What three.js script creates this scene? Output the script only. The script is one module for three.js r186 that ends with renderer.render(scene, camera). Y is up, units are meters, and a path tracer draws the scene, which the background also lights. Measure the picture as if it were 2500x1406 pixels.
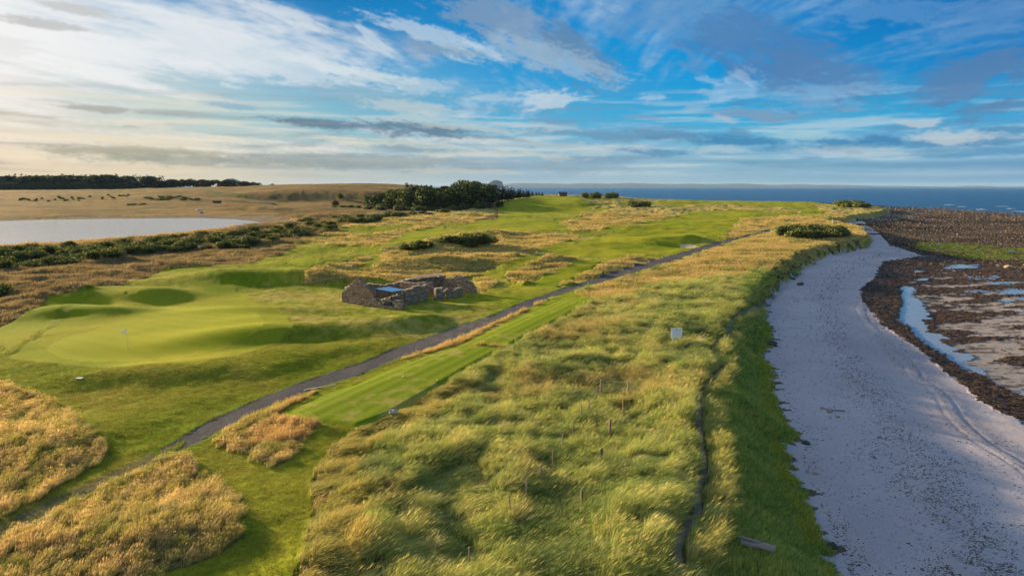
import * as THREE from 'three';
import { mergeGeometries } from 'three/addons/utils/BufferGeometryUtils.js';
import { MarchingCubes } from 'three/addons/objects/MarchingCubes.js';

// ------------------------------------------------------------------ camera, sky, sun, exposure
const EYE = 18, FOC = 1667, PITCH = Math.asin(248 / Math.hypot(248, FOC));
const scene = new THREE.Scene();
const camera = new THREE.PerspectiveCamera(2 * Math.atan(703 / FOC) * 180 / Math.PI, 2500 / 1406, 0.5, 60000);
camera.position.set(0, EYE, 0);
camera.rotation.set(-PITCH, 0, 0);
scene.add(camera);
const EXPOSURE = 2.8;
const SUN_AZ = -52 * Math.PI / 180, SUN_EL = 12.2 * Math.PI / 180;
const sunDir = new THREE.Vector3(Math.sin(SUN_AZ) * Math.cos(SUN_EL), Math.sin(SUN_EL), -Math.cos(SUN_AZ) * Math.cos(SUN_EL));
const sun = new THREE.DirectionalLight(new THREE.Color().setRGB(1, 0.76, 0.44), 5);
sun.position.copy(sunDir).multiplyScalar(400).add(new THREE.Vector3(0, 0, -90));
sun.target.position.set(0, 0, -90);
sun.castShadow = true;
sun.shadow.mapSize.set(4096, 4096);
Object.assign(sun.shadow.camera, { left: -180, right: 180, top: 180, bottom: -180, near: 1, far: 1200 });
sun.shadow.radius = 4;
scene.add(sun, sun.target);
const renderer = new THREE.WebGLRenderer({ antialias: true });
renderer.toneMapping = THREE.LinearToneMapping;
renderer.toneMappingExposure = EXPOSURE;
renderer.shadowMap.enabled = true;

// ------------------------------------------------------------------ small helpers
function rng(seed) { let a = seed >>> 0; return () => { a = (a + 0x6D2B79F5) | 0; let t = Math.imul(a ^ (a >>> 15), 1 | a); t = (t + Math.imul(t ^ (t >>> 7), 61 | t)) ^ t; return ((t ^ (t >>> 14)) >>> 0) / 4294967296; }; }
const clamp = (v, a = 0, b = 1) => v < a ? a : v > b ? b : v;
const sstep = (a, b, v) => { const t = clamp((v - a) / (b - a)); return t * t * (3 - 2 * t); };
const lerp = (a, b, t) => a + (b - a) * t;
const mix3 = (a, b, t) => [a[0] + (b[0] - a[0]) * t, a[1] + (b[1] - a[1]) * t, a[2] + (b[2] - a[2]) * t];
const lin = c => c <= 0.04045 ? c / 12.92 : Math.pow((c + 0.055) / 1.055, 2.4);
const s3 = (r, g, b) => [lin(r / 255), lin(g / 255), lin(b / 255)];
const PERM = new Uint8Array(1024), GX = new Float32Array(256), GY = new Float32Array(256);
{ const r = rng(77); const p = [...Array(256).keys()]; for (let i = 255; i > 0; i--) { const j = Math.floor(r() * (i + 1)); [p[i], p[j]] = [p[j], p[i]]; } for (let i = 0; i < 1024; i++) PERM[i] = p[i & 255]; for (let i = 0; i < 256; i++) { const a = r() * Math.PI * 2; GX[i] = Math.cos(a); GY[i] = Math.sin(a); } }
function noise(x, y) {
  const xi = Math.floor(x), yi = Math.floor(y), fx = x - xi, fy = y - yi, X = xi & 255, Y = yi & 255;
  const u = fx * fx * fx * (fx * (fx * 6 - 15) + 10), v = fy * fy * fy * (fy * (fy * 6 - 15) + 10);
  const a = PERM[PERM[X] + Y], b = PERM[PERM[X + 1] + Y], c = PERM[PERM[X] + Y + 1], d = PERM[PERM[X + 1] + Y + 1];
  const n0 = GX[a] * fx + GY[a] * fy, n1 = GX[b] * (fx - 1) + GY[b] * fy, n2 = GX[c] * fx + GY[c] * (fy - 1), n3 = GX[d] * (fx - 1) + GY[d] * (fy - 1);
  return 1.5 * (n0 + (n1 - n0) * u + ((n2 + (n3 - n2) * u) - (n0 + (n1 - n0) * u)) * v);
}
function fbm(x, y, o = 4) { let s = 0, a = 0.5, f = 1; for (let i = 0; i < o; i++) { s += a * noise(x * f + i * 17.3, y * f - i * 9.1); a *= 0.5; f *= 2.03; } return s; }

// a photograph pixel gives a direction; the distance comes from the ground it meets
const SP = Math.sin(PITCH), CP = Math.cos(PITCH);
function ray(px, py) { const dx = (px - 1250) / FOC, dy = (703 - py) / FOC; return [dx, -SP + CP * dy, CP + SP * dy]; }   // x, y, forward distance
function onPlane(px, py, y = 0) { const r = ray(px, py), t = (y - EYE) / r[1]; return [r[0] * t, r[2] * t]; }
const inPoly = (P, x, d) => { if (x < P.x0 || x > P.x1 || d < P.d0 || d > P.d1) return false; let c = false; const p = P.p; for (let i = 0, j = p.length - 1; i < p.length; j = i++) { const a = p[i], b = p[j]; if ((a[1] > d) !== (b[1] > d) && x < (b[0] - a[0]) * (d - a[1]) / (b[1] - a[1]) + a[0]) c = !c; } return c; };
const poly = pts => ({ p: pts, x0: Math.min(...pts.map(q => q[0])), x1: Math.max(...pts.map(q => q[0])), d0: Math.min(...pts.map(q => q[1])), d1: Math.max(...pts.map(q => q[1])) });
function lineDist(p, x, d) { let m = 1e18; for (let i = 0; i + 1 < p.length; i++) { const a = p[i], b = p[i + 1], ux = b[0] - a[0], ud = b[1] - a[1], t = clamp(((x - a[0]) * ux + (d - a[1]) * ud) / (ux * ux + ud * ud)), ex = x - a[0] - ux * t, ed = d - a[1] - ud * t, q = ex * ex + ed * ed; if (q < m) m = q; } return Math.sqrt(m); }

// ------------------------------------------------------------------ the sky: air and clouds only
const SKYC = { az: [-180, -110, -75, -52, -36.9, -26.5, -14.1, 0, 14.1, 26.5, 36.9, 75, 180], el: [0, 2, 5, 8.5, 12, 14.5, 25, 50, 90] };
const SKYT = [
  [[165, 178, 190], [205, 195, 180], [238, 214, 170], [246, 226, 192], [232, 208, 170], [226, 206, 172], [200, 197, 185], [160, 182, 194], [148, 178, 196], [128, 164, 190], [122, 158, 188], [125, 160, 188], [165, 178, 190]],
  [[150, 172, 192], [200, 200, 195], [240, 222, 190], [250, 236, 210], [238, 217, 186], [224, 212, 186], [178, 192, 190], [150, 182, 200], [140, 182, 202], [124, 174, 200], [108, 164, 200], [112, 165, 198], [150, 172, 192]],
  [[105, 155, 195], [175, 195, 208], [235, 232, 225], [252, 247, 236], [236, 226, 214], [192, 210, 206], [138, 190, 206], [90, 176, 212], [58, 170, 215], [48, 165, 212], [52, 160, 212], [60, 150, 205], [105, 155, 195]],
  [[75, 138, 190], [150, 185, 210], [228, 234, 238], [252, 250, 246], [242, 241, 239], [176, 203, 216], [108, 174, 210], [48, 155, 212], [14, 150, 214], [10, 136, 202], [20, 126, 196], [35, 125, 192], [75, 138, 190]],
  [[60, 125, 182], [120, 168, 205], [215, 227, 236], [250, 250, 248], [238, 239, 240], [112, 166, 206], [48, 138, 195], [20, 138, 204], [18, 144, 212], [18, 120, 190], [12, 112, 184], [25, 115, 184], [60, 125, 182]],
  [[55, 118, 178], [105, 158, 200], [205, 222, 234], [246, 248, 248], [224, 232, 238], [62, 140, 196], [14, 120, 186], [24, 134, 200], [42, 134, 204], [28, 120, 196], [20, 118, 194], [24, 112, 184], [55, 118, 178]],
  [[95, 148, 198], [130, 172, 210], [205, 222, 236], [232, 238, 242], [200, 220, 234], [120, 172, 214], [88, 150, 204], [80, 146, 204], [80, 146, 204], [72, 138, 200], [66, 134, 198], [72, 136, 196], [95, 148, 198]],
  [[120, 164, 206], [132, 172, 210], [150, 185, 216], [158, 190, 218], [150, 186, 216], [134, 176, 214], [124, 168, 210], [120, 166, 210], [118, 164, 210], [114, 162, 208], [112, 160, 206], [114, 160, 206], [120, 164, 206]],
  [[128, 168, 208], [128, 168, 208], [128, 168, 208], [128, 168, 208], [128, 168, 208], [128, 168, 208], [128, 168, 208], [128, 168, 208], [128, 168, 208], [128, 168, 208], [128, 168, 208], [128, 168, 208], [128, 168, 208]],
].map(r => r.map(c => s3(...c)));
const skyPix = (px, py) => { const r = ray(px, py); return [Math.atan2(r[0], r[2]) * 180 / Math.PI, Math.atan2(r[1], Math.hypot(r[0], r[2])) * 180 / Math.PI]; };
// cloud banks: from pixel, to pixel, half thickness in pixels, sRGB colour, cover, raggedness
const BANKS = [
  [640, 290, 900, 308, 9, 92, 116, 138, 0.8, 1], [880, 302, 1150, 330, 17, 96, 124, 148, 0.85, 1.2], [1130, 330, 1300, 345, 6, 120, 148, 168, 0.6, 1],
  [150, 257, 340, 272, 6, 168, 166, 158, 0.75, 1], [330, 270, 500, 280, 5, 165, 168, 165, 0.6, 1],
  [80, 362, 560, 382, 13, 172, 168, 146, 0.75, 1], [240, 384, 900, 402, 11, 150, 156, 146, 0.7, 1], [560, 384, 1180, 400, 15, 148, 160, 162, 0.75, 1], [1050, 398, 1560, 414, 13, 138, 164, 180, 0.6, 1],
  [90, 2, 290, 44, 9, 196, 196, 194, 0.75, 1], [-20, 36, 220, 76, 9, 190, 190, 190, 0.8, 1], [-120, 95, 90, 120, 16, 226, 224, 222, 0.5, 1],
  [560, -12, 800, 70, 15, 214, 224, 230, 0.7, 1.2], [300, 25, 640, 110, 24, 226, 232, 236, 0.6, 1.5], [300, 70, 930, 200, 34, 216, 226, 232, 0.62, 1.6], [200, 108, 560, 175, 16, 232, 236, 238, 0.6, 1.2],
  [640, 130, 1000, 200, 12, 224, 232, 234, 0.55, 1.2], [860, 60, 960, 130, 12, 205, 222, 232, 0.6, 1.6], [900, 40, 1180, 130, 22, 198, 216, 228, 0.62, 1.8], [1120, 100, 1240, 150, 16, 204, 220, 230, 0.5, 1.6],
  [1000, 110, 1180, 135, 13, 146, 168, 186, 0.6, 1.4],
  [1080, -10, 1380, 110, 44, 130, 156, 184, 0.75, 1.7], [1330, 60, 1500, 200, 38, 98, 136, 174, 0.85, 1.6], [1180, 90, 1520, 190, 30, 164, 188, 206, 0.6, 1.5],
  [1480, -10, 1900, 110, 60, 92, 146, 196, 0.65, 1.9], [1700, 60, 2060, 170, 54, 76, 126, 180, 0.75, 1.9], [1840, 130, 2140, 215, 42, 84, 128, 176, 0.75, 1.8], [1880, 225, 2200, 215, 14, 128, 172, 208, 0.55, 1.5],
  [2000, 20, 2320, 40, 30, 106, 156, 204, 0.45, 1.8], [2240, 230, 2540, 130, 44, 88, 126, 170, 0.78, 1.7], [2250, 240, 2420, 210, 14, 96, 136, 180, 0.6, 1.3], [2330, 288, 2540, 245, 13, 92, 134, 176, 0.65, 1.3], [2280, 60, 2540, 10, 30, 104, 150, 198, 0.5, 1.8],
  [1712, 184, 1768, 204, 7, 194, 216, 232, 0.3, 3], [1790, 172, 1850, 205, 22, 186, 210, 230, 0.34, 3], [1740, 226, 1860, 212, 20, 184, 208, 228, 0.3, 3], [1700, 242, 1780, 230, 12, 184, 206, 226, 0.3, 3],
  [1265, 246, 1430, 238, 15, 206, 218, 224, 0.62, 2.6], [1140, 240, 1270, 236, 12, 186, 206, 218, 0.55, 1.6], [1555, 242, 1630, 236, 10, 190, 214, 230, 0.5, 3],
  [1730, 275, 1940, 290, 12, 124, 156, 186, 0.8, 1.3], [1740, 282, 1800, 300, 9, 172, 190, 204, 0.7, 1.3], [1670, 266, 1730, 256, 7, 150, 182, 208, 0.6, 1.3], [2035, 272, 2110, 266, 6, 126, 160, 190, 0.65, 1.2], [1525, 284, 1630, 290, 5, 124, 160, 190, 0.7, 1.2],
  [1380, 330, 1640, 340, 9, 104, 148, 178, 0.7, 1.2], [1520, 322, 1760, 338, 10, 84, 138, 176, 0.7, 1.2], [1700, 336, 1930, 354, 12, 60, 132, 178, 0.85, 1.2], [1780, 316, 1840, 330, 9, 92, 146, 184, 0.7, 1.2], [1490, 362, 1680, 376, 6, 84, 140, 178, 0.75, 1.2],
  [1940, 346, 2100, 350, 8, 60, 134, 180, 0.85, 1.2], [2100, 338, 2215, 346, 11, 56, 130, 178, 0.9, 1.2], [2000, 358, 2060, 362, 4, 66, 136, 180, 0.8, 1.2], [2210, 354, 2520, 340, 10, 78, 138, 180, 0.8, 1.2], [2360, 330, 2530, 308, 9, 88, 142, 182, 0.7, 1.2], [2200, 372, 2520, 372, 10, 84, 146, 184, 0.65, 1.2],
  [2062, 372, 2110, 374, 4, 78, 142, 180, 0.75, 1.2], [1800, 398, 1880, 400, 3, 100, 158, 188, 0.7, 1.2], [1960, 384, 2010, 385, 2.5, 100, 158, 188, 0.7, 1.2], [2140, 315, 2250, 312, 5, 92, 148, 186, 0.7, 1.2],
  [2200, 298, 2300, 304, 10, 206, 210, 210, 0.6, 3], [2220, 334, 2430, 328, 14, 196, 206, 210, 0.7, 1.3], [1860, 330, 2060, 332, 10, 168, 204, 214, 0.6, 1.2], [1960, 364, 2250, 376, 10, 186, 200, 206, 0.5, 1.4], [1700, 362, 1840, 366, 8, 182, 204, 212, 0.55, 1.4],
  [700, 210, 980, 240, 16, 152, 180, 196, 0.5, 1.6], [480, 252, 640, 266, 8, 130, 172, 198, 0.6, 1.3], [430, 232, 560, 244, 10, 222, 222, 214, 0.55, 1.5], [260, 292, 420, 312, 9, 236, 226, 208, 0.5, 1.6], [740, 336, 980, 352, 9, 222, 220, 196, 0.5, 1.6], [1060, 372, 1420, 382, 9, 214, 212, 192, 0.5, 1.6], [960, 416, 1300, 420, 5, 206, 200, 178, 0.5, 1.4], [900, 340, 1160, 362, 9, 206, 214, 202, 0.5, 1.6], [1150, 352, 1560, 366, 12, 196, 206, 204, 0.5, 1.6],
  [880, 250, 1120, 270, 12, 204, 210, 204, 0.55, 1.6], [1000, 300, 1300, 322, 8, 206, 212, 206, 0.5, 1.6], [850, 190, 1100, 215, 16, 196, 212, 218, 0.5, 1.6], [1220, 300, 1420, 318, 8, 186, 206, 212, 0.5, 1.4],
].map(b => { const [a0, e0] = skyPix(b[0], b[1]), [a1, e1] = skyPix(b[2], b[3]); const dx = a1 - a0, dy = e1 - e0, L = Math.hypot(dx, dy); return { cx: (a0 + a1) / 2, cy: (e0 + e1) / 2, ux: dx / L, uy: dy / L, h: L / 2, w: b[4] * 0.0343, c: s3(b[5], b[6], b[7]), a: b[8], r: b[9] }; });
function skyAt(az, el) {
  const A = SKYC.az, E = SKYC.el; let i = 0, j = 0;
  while (i < A.length - 2 && az > A[i + 1]) i++;
  while (j < E.length - 2 && el > E[j + 1]) j++;
  const u = clamp((az - A[i]) / (A[i + 1] - A[i])), v = clamp((el - E[j]) / (E[j + 1] - E[j]));
  let c = mix3(mix3(SKYT[j][i], SKYT[j][i + 1], u), mix3(SKYT[j + 1][i], SKYT[j + 1][i + 1], u), v);
  if (el < 0.05) return c;
  // high cirrus: fibres combed along bands of a sheet far overhead, seen in perspective
  const a = az * Math.PI / 180, k = 1 / Math.tan(Math.max(el, 0.9) * Math.PI / 180), X = Math.sin(a - 0.14) * k, Z = Math.cos(a - 0.14) * k;
  const wx = X + 1.1 * noise(X * 0.3 + 3, Z * 0.15) + 0.12 * noise(X * 0.9, Z * 0.35), wz = Z + 1.8 * noise(X * 0.28 - 7, Z * 0.13 + 5);
  const band = fbm(wx * 0.62, wz * 0.15 + 11, 4), fib = 1 - Math.abs(2.1 * fbm(wx * 1.7 + 5, wz * 0.42 + 4, 5)), fine = fbm(wx * 6.5, wz * 1.5 + 4, 4), puff = fbm(X * 11, Z * 6, 3);
  const left = sstep(25, -45, az), fadeHi = 1 - 0.6 * sstep(25, 70, el);
  let cov = clamp(-0.04 + 0.46 * left * left + 1.6 * band + 0.26 * (fib - 0.45) + 0.36 * fine + 0.22 * puff) * fadeHi * sstep(0.4, 3, el);
  const white = mix3(s3(124, 170, 210), s3(250, 248, 245), left), warm = mix3(white, s3(240, 220, 184), 0.75 * left * sstep(7, 1, el));
  c = mix3(c, warm, 0.92 * sstep(0.04, 0.85, cov));
  // thicker parts of the sheet seen from below, grey
  const th = sstep(0.16, 0.46, fbm(wx * 0.55 + 21, wz * 0.2 - 6, 4) + 0.12 * fine);
  c = mix3(c, mix3(s3(84, 126, 172), s3(206, 207, 208), left), 0.62 * th * sstep(2.5, 6, el) * fadeHi);
  // low layered streaks seen edge on
  const st = fbm(az * 0.06 + 40, el * 1.7 + 0.3 * noise(az * 0.12, el), 5) + 0.12 * fbm(az * 0.5, el * 7, 3), low = sstep(0.3, 1.6, el) * sstep(9.5, 3.5, el);
  c = mix3(c, mix3(s3(98, 146, 180), s3(170, 166, 150), left), 0.62 * low * sstep(0.06, 0.30, st));
  c = mix3(c, mix3(s3(200, 216, 220), s3(248, 230, 196), left), 0.55 * low * sstep(0.02, 0.30, -st));
  if (Math.abs(az) < 46 && el < 18) for (const b of BANKS) {
    const dx = az - b.cx, dy = el - b.cy; let p = dx * b.ux + dy * b.uy, q = -dx * b.uy + dy * b.ux;
    if (Math.abs(p) > b.h * 1.5 || Math.abs(q) > b.w * 3) continue;
    const n1 = fbm(p * 0.28 + b.cx, q * 0.9 + b.cy * 3, 4), n2 = fbm(p * 0.6 + b.cy, (q + 0.5 * n1) * 4.2 + b.cx, 4);
    q += b.w * b.r * 0.85 * n1; p += b.h * 0.3 * n1;
    const n3 = fbm(p * 2.2 + 3, q * 9 + b.cx, 3), m = 0.35 * n3 + 1 - Math.hypot(p / (b.h * 1.3), q / (b.w * 1.35 * (0.55 + 0.9 * (0.5 + n1)))) + (0.30 + 0.16 * b.r) * n2;
    c = mix3(c, b.c, b.a * sstep(0.0, 0.55, m));
  }
  return c;
}
{
  const W = 4096, Hh = 2048, data = new Float32Array(W * Hh * 4), inv = 1 / EXPOSURE;
  const ground = s3(120, 128, 110);
  for (let y = 0; y < Hh; y++) {
    const el = ((y + 0.5) / Hh - 0.5) * 180, coarse = el > 22 ? 8 : 1;
    for (let x = 0; x < W; x += coarse) {
      const th = ((x + 0.5) / W - 0.5) * 2 * Math.PI; let az = th * 180 / Math.PI + 90; if (az > 180) az -= 360;   // az 0 is straight ahead (-z)
      const c = el < -0.6 ? ground : skyAt(az, Math.max(el, 0));
      for (let q = 0; q < coarse; q++) { const o = (y * W + x + q) * 4; data[o] = c[0] * inv; data[o + 1] = c[1] * inv; data[o + 2] = c[2] * inv; data[o + 3] = 1; }
    }
  }
  const t = new THREE.DataTexture(data, W, Hh, THREE.RGBAFormat, THREE.FloatType);
  t.mapping = THREE.EquirectangularReflectionMapping; t.magFilter = THREE.LinearFilter; t.minFilter = THREE.LinearFilter; t.needsUpdate = true;
  scene.background = t; scene.environment = t;
}
console.log('sky done');
// ------------------------------------------------------------------ the lie of the land (x to the side, d straight ahead, both in metres)
const SEA_Y = -5.8, LAG_Y = -1;
const AZ = [-900, 0, 250, 450, 550, 700, 900, 1000, 1100, 1200, 1300, 1400, 1480, 1600, 1750, 1960, 2200, 3400];
const DS = [0, 350, 430, 500, 540, 560, 620, 700, 745, 800, 900, 1000, 1200, 1700];
const HT = [
  [0, 0, 0.3, 1.6, 2.6, 3, 4.5, 6.5, 7.6, 9, 10.8, 12, 13, 13], [0, 0, 0.3, 1.6, 2.6, 3, 4.5, 6.5, 7.6, 9, 10.8, 12, 13, 13], [0, 0, 0.3, 1.4, 2.4, 2.8, 4.5, 7, 8.3, 9.6, 11.6, 13, 14, 14],
  [0, 0, 0.2, 0.6, 1.8, 2.5, 5, 8, 9.6, 11.5, 14, 15.4, 16.4, 15], [0, 0, 0.2, 0.4, 0.9, 1.2, 3, 7, 10, 13, 15.6, 17, 17.6, 15], [0, 0, 0.2, 0.3, 0.6, 0.8, 1.2, 1.8, 13.6, 15.2, 18, 20.6, 19, 14], [0, 0, 0.2, 0.4, 0.5, 0.6, 0.9, 1.4, 13.4, 15, 19.2, 22.3, 19, 14],
  [0, 0, 0.2, 0.5, 0.6, 0.6, 0.9, 1.4, 10, 12.5, 17, 20.4, 18, 12], [0, 0, 0.2, 0.6, 0.9, 1, 2, 3.2, 6, 8, 12, 14, 12, 0], [0, 0.1, 0.3, 0.6, 2.6, 3.2, 4.4, 6.5, 7, 7, 5, 1, -8, -9],
  [0, 0.2, 0.3, 0.4, 5.6, 6.4, 7.6, 8.8, 8.8, 8, 3, -2, -9, -9], [0, 0.2, 0.3, 0.6, 5.9, 6.5, 7.4, 8.5, 8.4, 7.5, 2, -3, -9, -9], [0, 0.1, 0.4, 0.9, 3.2, 3.6, 4.8, 6.8, 6.8, 6.2, 2, -3, -9, -9], [0, 0, 0.3, 0.5, 0.8, 1, 2, 3.5, 3.6, 3.4, 0, -4, -9, -9],
  [0, 0, 0.2, 0.3, 0.4, 0.5, 0.8, 1.5, 1.6, 1.4, -1, -5, -9, -9], [0, 0, 0.2, 0.3, 0.3, 0.3, 0.3, 0.5, 0.5, 0.4, -3, -6, -9, -9], [0, 0, 0.2, 0.2, 0.2, 0.2, 0.2, 0.2, -0.3, -1, -5, -6.5, -9, -9], [0, 0, 0.2, 0.2, 0.2, 0.2, 0.2, 0.2, -0.3, -1, -5, -6.5, -9, -9]];
function hills(x, d) {
  if (d < 345) return 0;
  const a = 1250 + FOC * x / d; let i = 0, j = 1;
  while (i < AZ.length - 2 && a > AZ[i + 1]) i++;
  while (j < DS.length - 2 && d > DS[j + 1]) j++;
  let u = clamp((a - AZ[i]) / (AZ[i + 1] - AZ[i])), v = clamp((d - DS[j]) / (DS[j + 1] - DS[j])); u = u * u * (3 - 2 * u);
  const row = q => { const c = HT[q], p0 = c[j - 1], p1 = c[j], p2 = c[j + 1], p3 = c[Math.min(j + 2, c.length - 1)], W = DS[j + 1] - DS[j], m1 = W * (p2 - p0) / (DS[j + 1] - DS[j - 1]), m2 = W * (p3 - p1) / (DS[Math.min(j + 2, DS.length - 1)] - DS[j]), v2 = v * v, v3 = v2 * v; return (2 * v3 - 3 * v2 + 1) * p1 + (v3 - 2 * v2 + v) * m1 * 0.6 + (-2 * v3 + 3 * v2) * p2 + (v3 - v2) * m2 * 0.6; };
  return lerp(row(i), row(i + 1), u);
}
// foot of the dune bank, then the low bluffs further along the shore: pixel and the height it lies at
const COAST = [[40, -80], [24, -20], [20, 20]].concat([
  [2065, 1406, -3.4], [2000, 1250, -3.4], [1962, 1165, -3.4], [1945, 1110, -3.4], [1968, 1075, -3.4], [1922, 1020, -3.4], [1902, 950, -3.4], [1902, 905, -3.4], [1868, 880, -3.4], [1898, 840, -3.4], [1884, 793, -3.4], [1874, 756, -3.4], [1886, 727, -3.4], [1914, 693, -3.4], [1939, 679, -3.4], [1968, 653, -3.4], [2010, 630, -3.4], [2073, 616, -3.4], [2119, 607, -3.4],
  [2130, 588, -3], [2118, 566, -2], [2101, 555, -1.2], [2073, 549, -1], [2040, 540, -1], [2084, 533, -1.4], [2141, 526, -1.6], [2180, 513, -1.4], [2150, 506.5, -1.2], [2047, 502, -1], [1960, 493, -1.2], [1900, 489.5, -1.2]].map(c => onPlane(...c))).concat([[200, 1000], [-400, 1100]]);
const LAND = poly(COAST.concat([[-4000, 1100], [-4000, -80]]));
const coastSd = (x, d) => { const q = lineDist(COAST, x, d); return inPoly(LAND, x, d) ? q : -q; };
const LAGOON = poly([[-500, 560], [-200, 547], [0, 540.5], [120, 537], [200, 535.5], [420, 533], [520, 532.5], [590, 535.5], [635, 540], [655, 543], [640, 546], [560, 556.5], [500, 563], [430, 571], [352, 580], [300, 583], [240, 588], [160, 593], [134, 599], [60, 601], [0, 604], [-200, 618], [-500, 640]].map(c => onPlane(c[0], c[1], LAG_Y)));
const lagSd = (x, d) => { if (d > 700 || d < 150 || x > 0) return 99; const q = lineDist(LAGOON.p.concat([LAGOON.p[0]]), x, d); return inPoly(LAGOON, x, d) ? -q : q; };
// mounds and hollows of the links: pixel, half size across and along the view in metres, height in metres, turn
const BUMPS = [
  [285, 727, 12, 5.2, 1.55, 0.05, 1], [218, 772, 8.5, 3.6, 1.0, 0.25, 1], [120, 775, 7, 6, 0.7, 0], [352, 735, 5, 4.5, 0.7, 0.3], [230, 742, 5, 3.5, -0.5, 0], [265, 782, 4, 2.6, 0.5, 0.3], [330, 700, 16, 5, 1.0, 0], [640, 683, 17, 7.5, 2.1, 0.05, 1], [520, 700, 9, 8, 0.8, 0], [800, 690, 9, 5, 1.0, 0], [375, 812, 17, 12.5, 0.7, 0, 1], [600, 800, 8, 7, 0.5, 0],
  [560, 838, 9, 5, 0.7, 0.4], [760, 822, 12, 4, 0.85, 0.5], [700, 872, 14, 4, 0.7, 0.45], [560, 912, 10, 3.5, 0.5, 0.3], [300, 925, 9, 3, 0.45, 0.3], [120, 905, 8, 4, 0.5, 0], [860, 790, 12, 3.5, 0.8, 0.35], [1060, 790, 13, 3.5, 0.95, 0.4], [1180, 752, 10, 4, 0.5, 0.3],
  [620, 765, 12, 4, 0.7, 0.2], [750, 655, 9, 7, 1.3, 0], [690, 640, 12, 8, 1.2, 0], [850, 640, 14, 9, 1.5, 0], [830, 605, 14, 10, 1.3, 0], [1010, 612, 16, 8, 2.1, 0], [1130, 612, 18, 10, 1.8, 0], [1200, 640, 18, 9, 1.4, 0], [1060, 650, 14, 7, 1.3, 0], [1170, 578, 22, 10, 1.8, 0], [1330, 570, 24, 10, 1.6, 0],
  [1320, 648, 12, 7, 1.5, 0.5], [1450, 600, 20, 8, 1.0, 0], [1560, 590, 22, 8, 1.1, 0], [1640, 585, 14, 10, 1.4, 0], [1530, 560, 22, 10, 1.3, 0], [1620, 545, 22, 12, 1.3, 0], [1420, 660, 12, 7, 0.6, 0], [1490, 530, 30, 14, 1.6, 0], [1620, 515, 34, 14, 1.8, 0], [1800, 505, 40, 18, 1.6, 0], [1950, 520, 26, 12, 1.3, 0], [1860, 540, 26, 12, 1.1, 0],
  [900, 560, 18, 9, 1.6, 0], [1010, 540, 26, 14, 1.5, 0], [1120, 528, 30, 14, 1.6, 0], [640, 600, 16, 8, 1.0, 0], [760, 580, 18, 9, 1.2, 0], [640, 560, 24, 14, 1.5, 0], [740, 530, 34, 18, 2.2, 0], [620, 515, 34, 16, 3.0, 0], [860, 520, 30, 14, 1.6, 0],
  [1660, 900, 3.2, 5, 0.7, 0], [1650, 1010, 3.2, 7, 0.9, 0], [1620, 1180, 3, 6, 1.0, 0], [1560, 1290, 3, 5, 0.9, 0], [1600, 1380, 3, 3, 0.7, 0], [1330, 900, 6, 5, 0.7, 0], [1480, 820, 8, 7, 0.8, 0], [1640, 790, 8, 8, 0.9, 0], [1700, 720, 8, 14, 1.1, 0], [1500, 740, 9, 9, 0.8, 0], [1100, 1090, 4, 4, 0.5, 0], [900, 1190, 3, 3, 0.5, 0], [1240, 1180, 2, 3.4, 0.6, 0.6], [800, 1390, 2.4, 2.4, 0.8, 0], [1400, 1010, 2, 4, 0.55, 0.5],
  [860, 1300, 2.5, 2.5, 0.5, 0], [120, 1080, 6, 4, 0.5, 0], [470, 1290, 4, 3, 0.5, 0], [240, 1320, 4, 3, 0.4, 0],
  [1682, 601, 7, 5, -1.3, 0], [1600, 593, 12, 6, 0.9, 0], [1690, 590, 9, 6, 0.8, 0],
  [1990, 574, 13, 9, 2.2, 0], [1780, 640, 14, 10, 0.9, 0], [1900, 615, 12, 12, 0.9, 0],
].map(b => { const [x, d] = onPlane(b[0], b[1]); return { x, d, rx: b[2], rd: b[3], h: b[4], c: Math.cos(b[5]), s: Math.sin(b[5]), R: Math.max(b[2], b[3]) * 2.6, k: b[6] }; });
const TEES = [
  { q: [[664, 1012], [790, 952], [860, 932], [960, 888], [1092, 842], [1140, 842], [1228, 849], [1160, 886], [1060, 946], [960, 1004], [872, 1038], [770, 1027]], y: 0.5 },
  { q: [[1126, 834], [1190, 801], [1280, 759], [1348, 724], [1400, 722], [1450, 729], [1380, 772], [1300, 808], [1243, 844]], y: 0.6 }].map(t => { const P = poly(t.q.map(c => onPlane(c[0], c[1], t.y))); P.y = t.y; P.ring = P.p.concat([P.p[0]]); return P; });
const TRAIL = [[1650, 1440], [1650, 1404], [1659, 1361], [1679, 1323], [1702, 1283], [1697, 1217], [1718, 1162], [1711, 1087], [1704, 1040], [1706, 1001], [1712, 965], [1746, 922], [1757, 905], [1733, 860], [1762, 832], [1778, 817], [1788, 785], [1826, 757], [1849, 723], [1880, 690], [1915, 664]].map(c => onPlane(c[0], c[1], -0.3));
const RUINO = onPlane(838, 737);
const trailX = d => { let i = 0; while (i < TRAIL.length - 2 && d > TRAIL[i + 1][1]) i++; const a = TRAIL[i], b = TRAIL[i + 1]; return lerp(a[0], b[0], clamp((d - a[1]) / (b[1] - a[1] || 1))); };
const PATHLINE = [[300, 1160], [400, 1106], [600, 1001], [771, 936], [885, 897], [970, 864], [1084, 824], [1198, 777], [1300, 739], [1400, 705], [1513, 668], [1627, 634], [1741, 599], [1826, 576], [1901, 558.5]].map(c => onPlane(...c));
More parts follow.
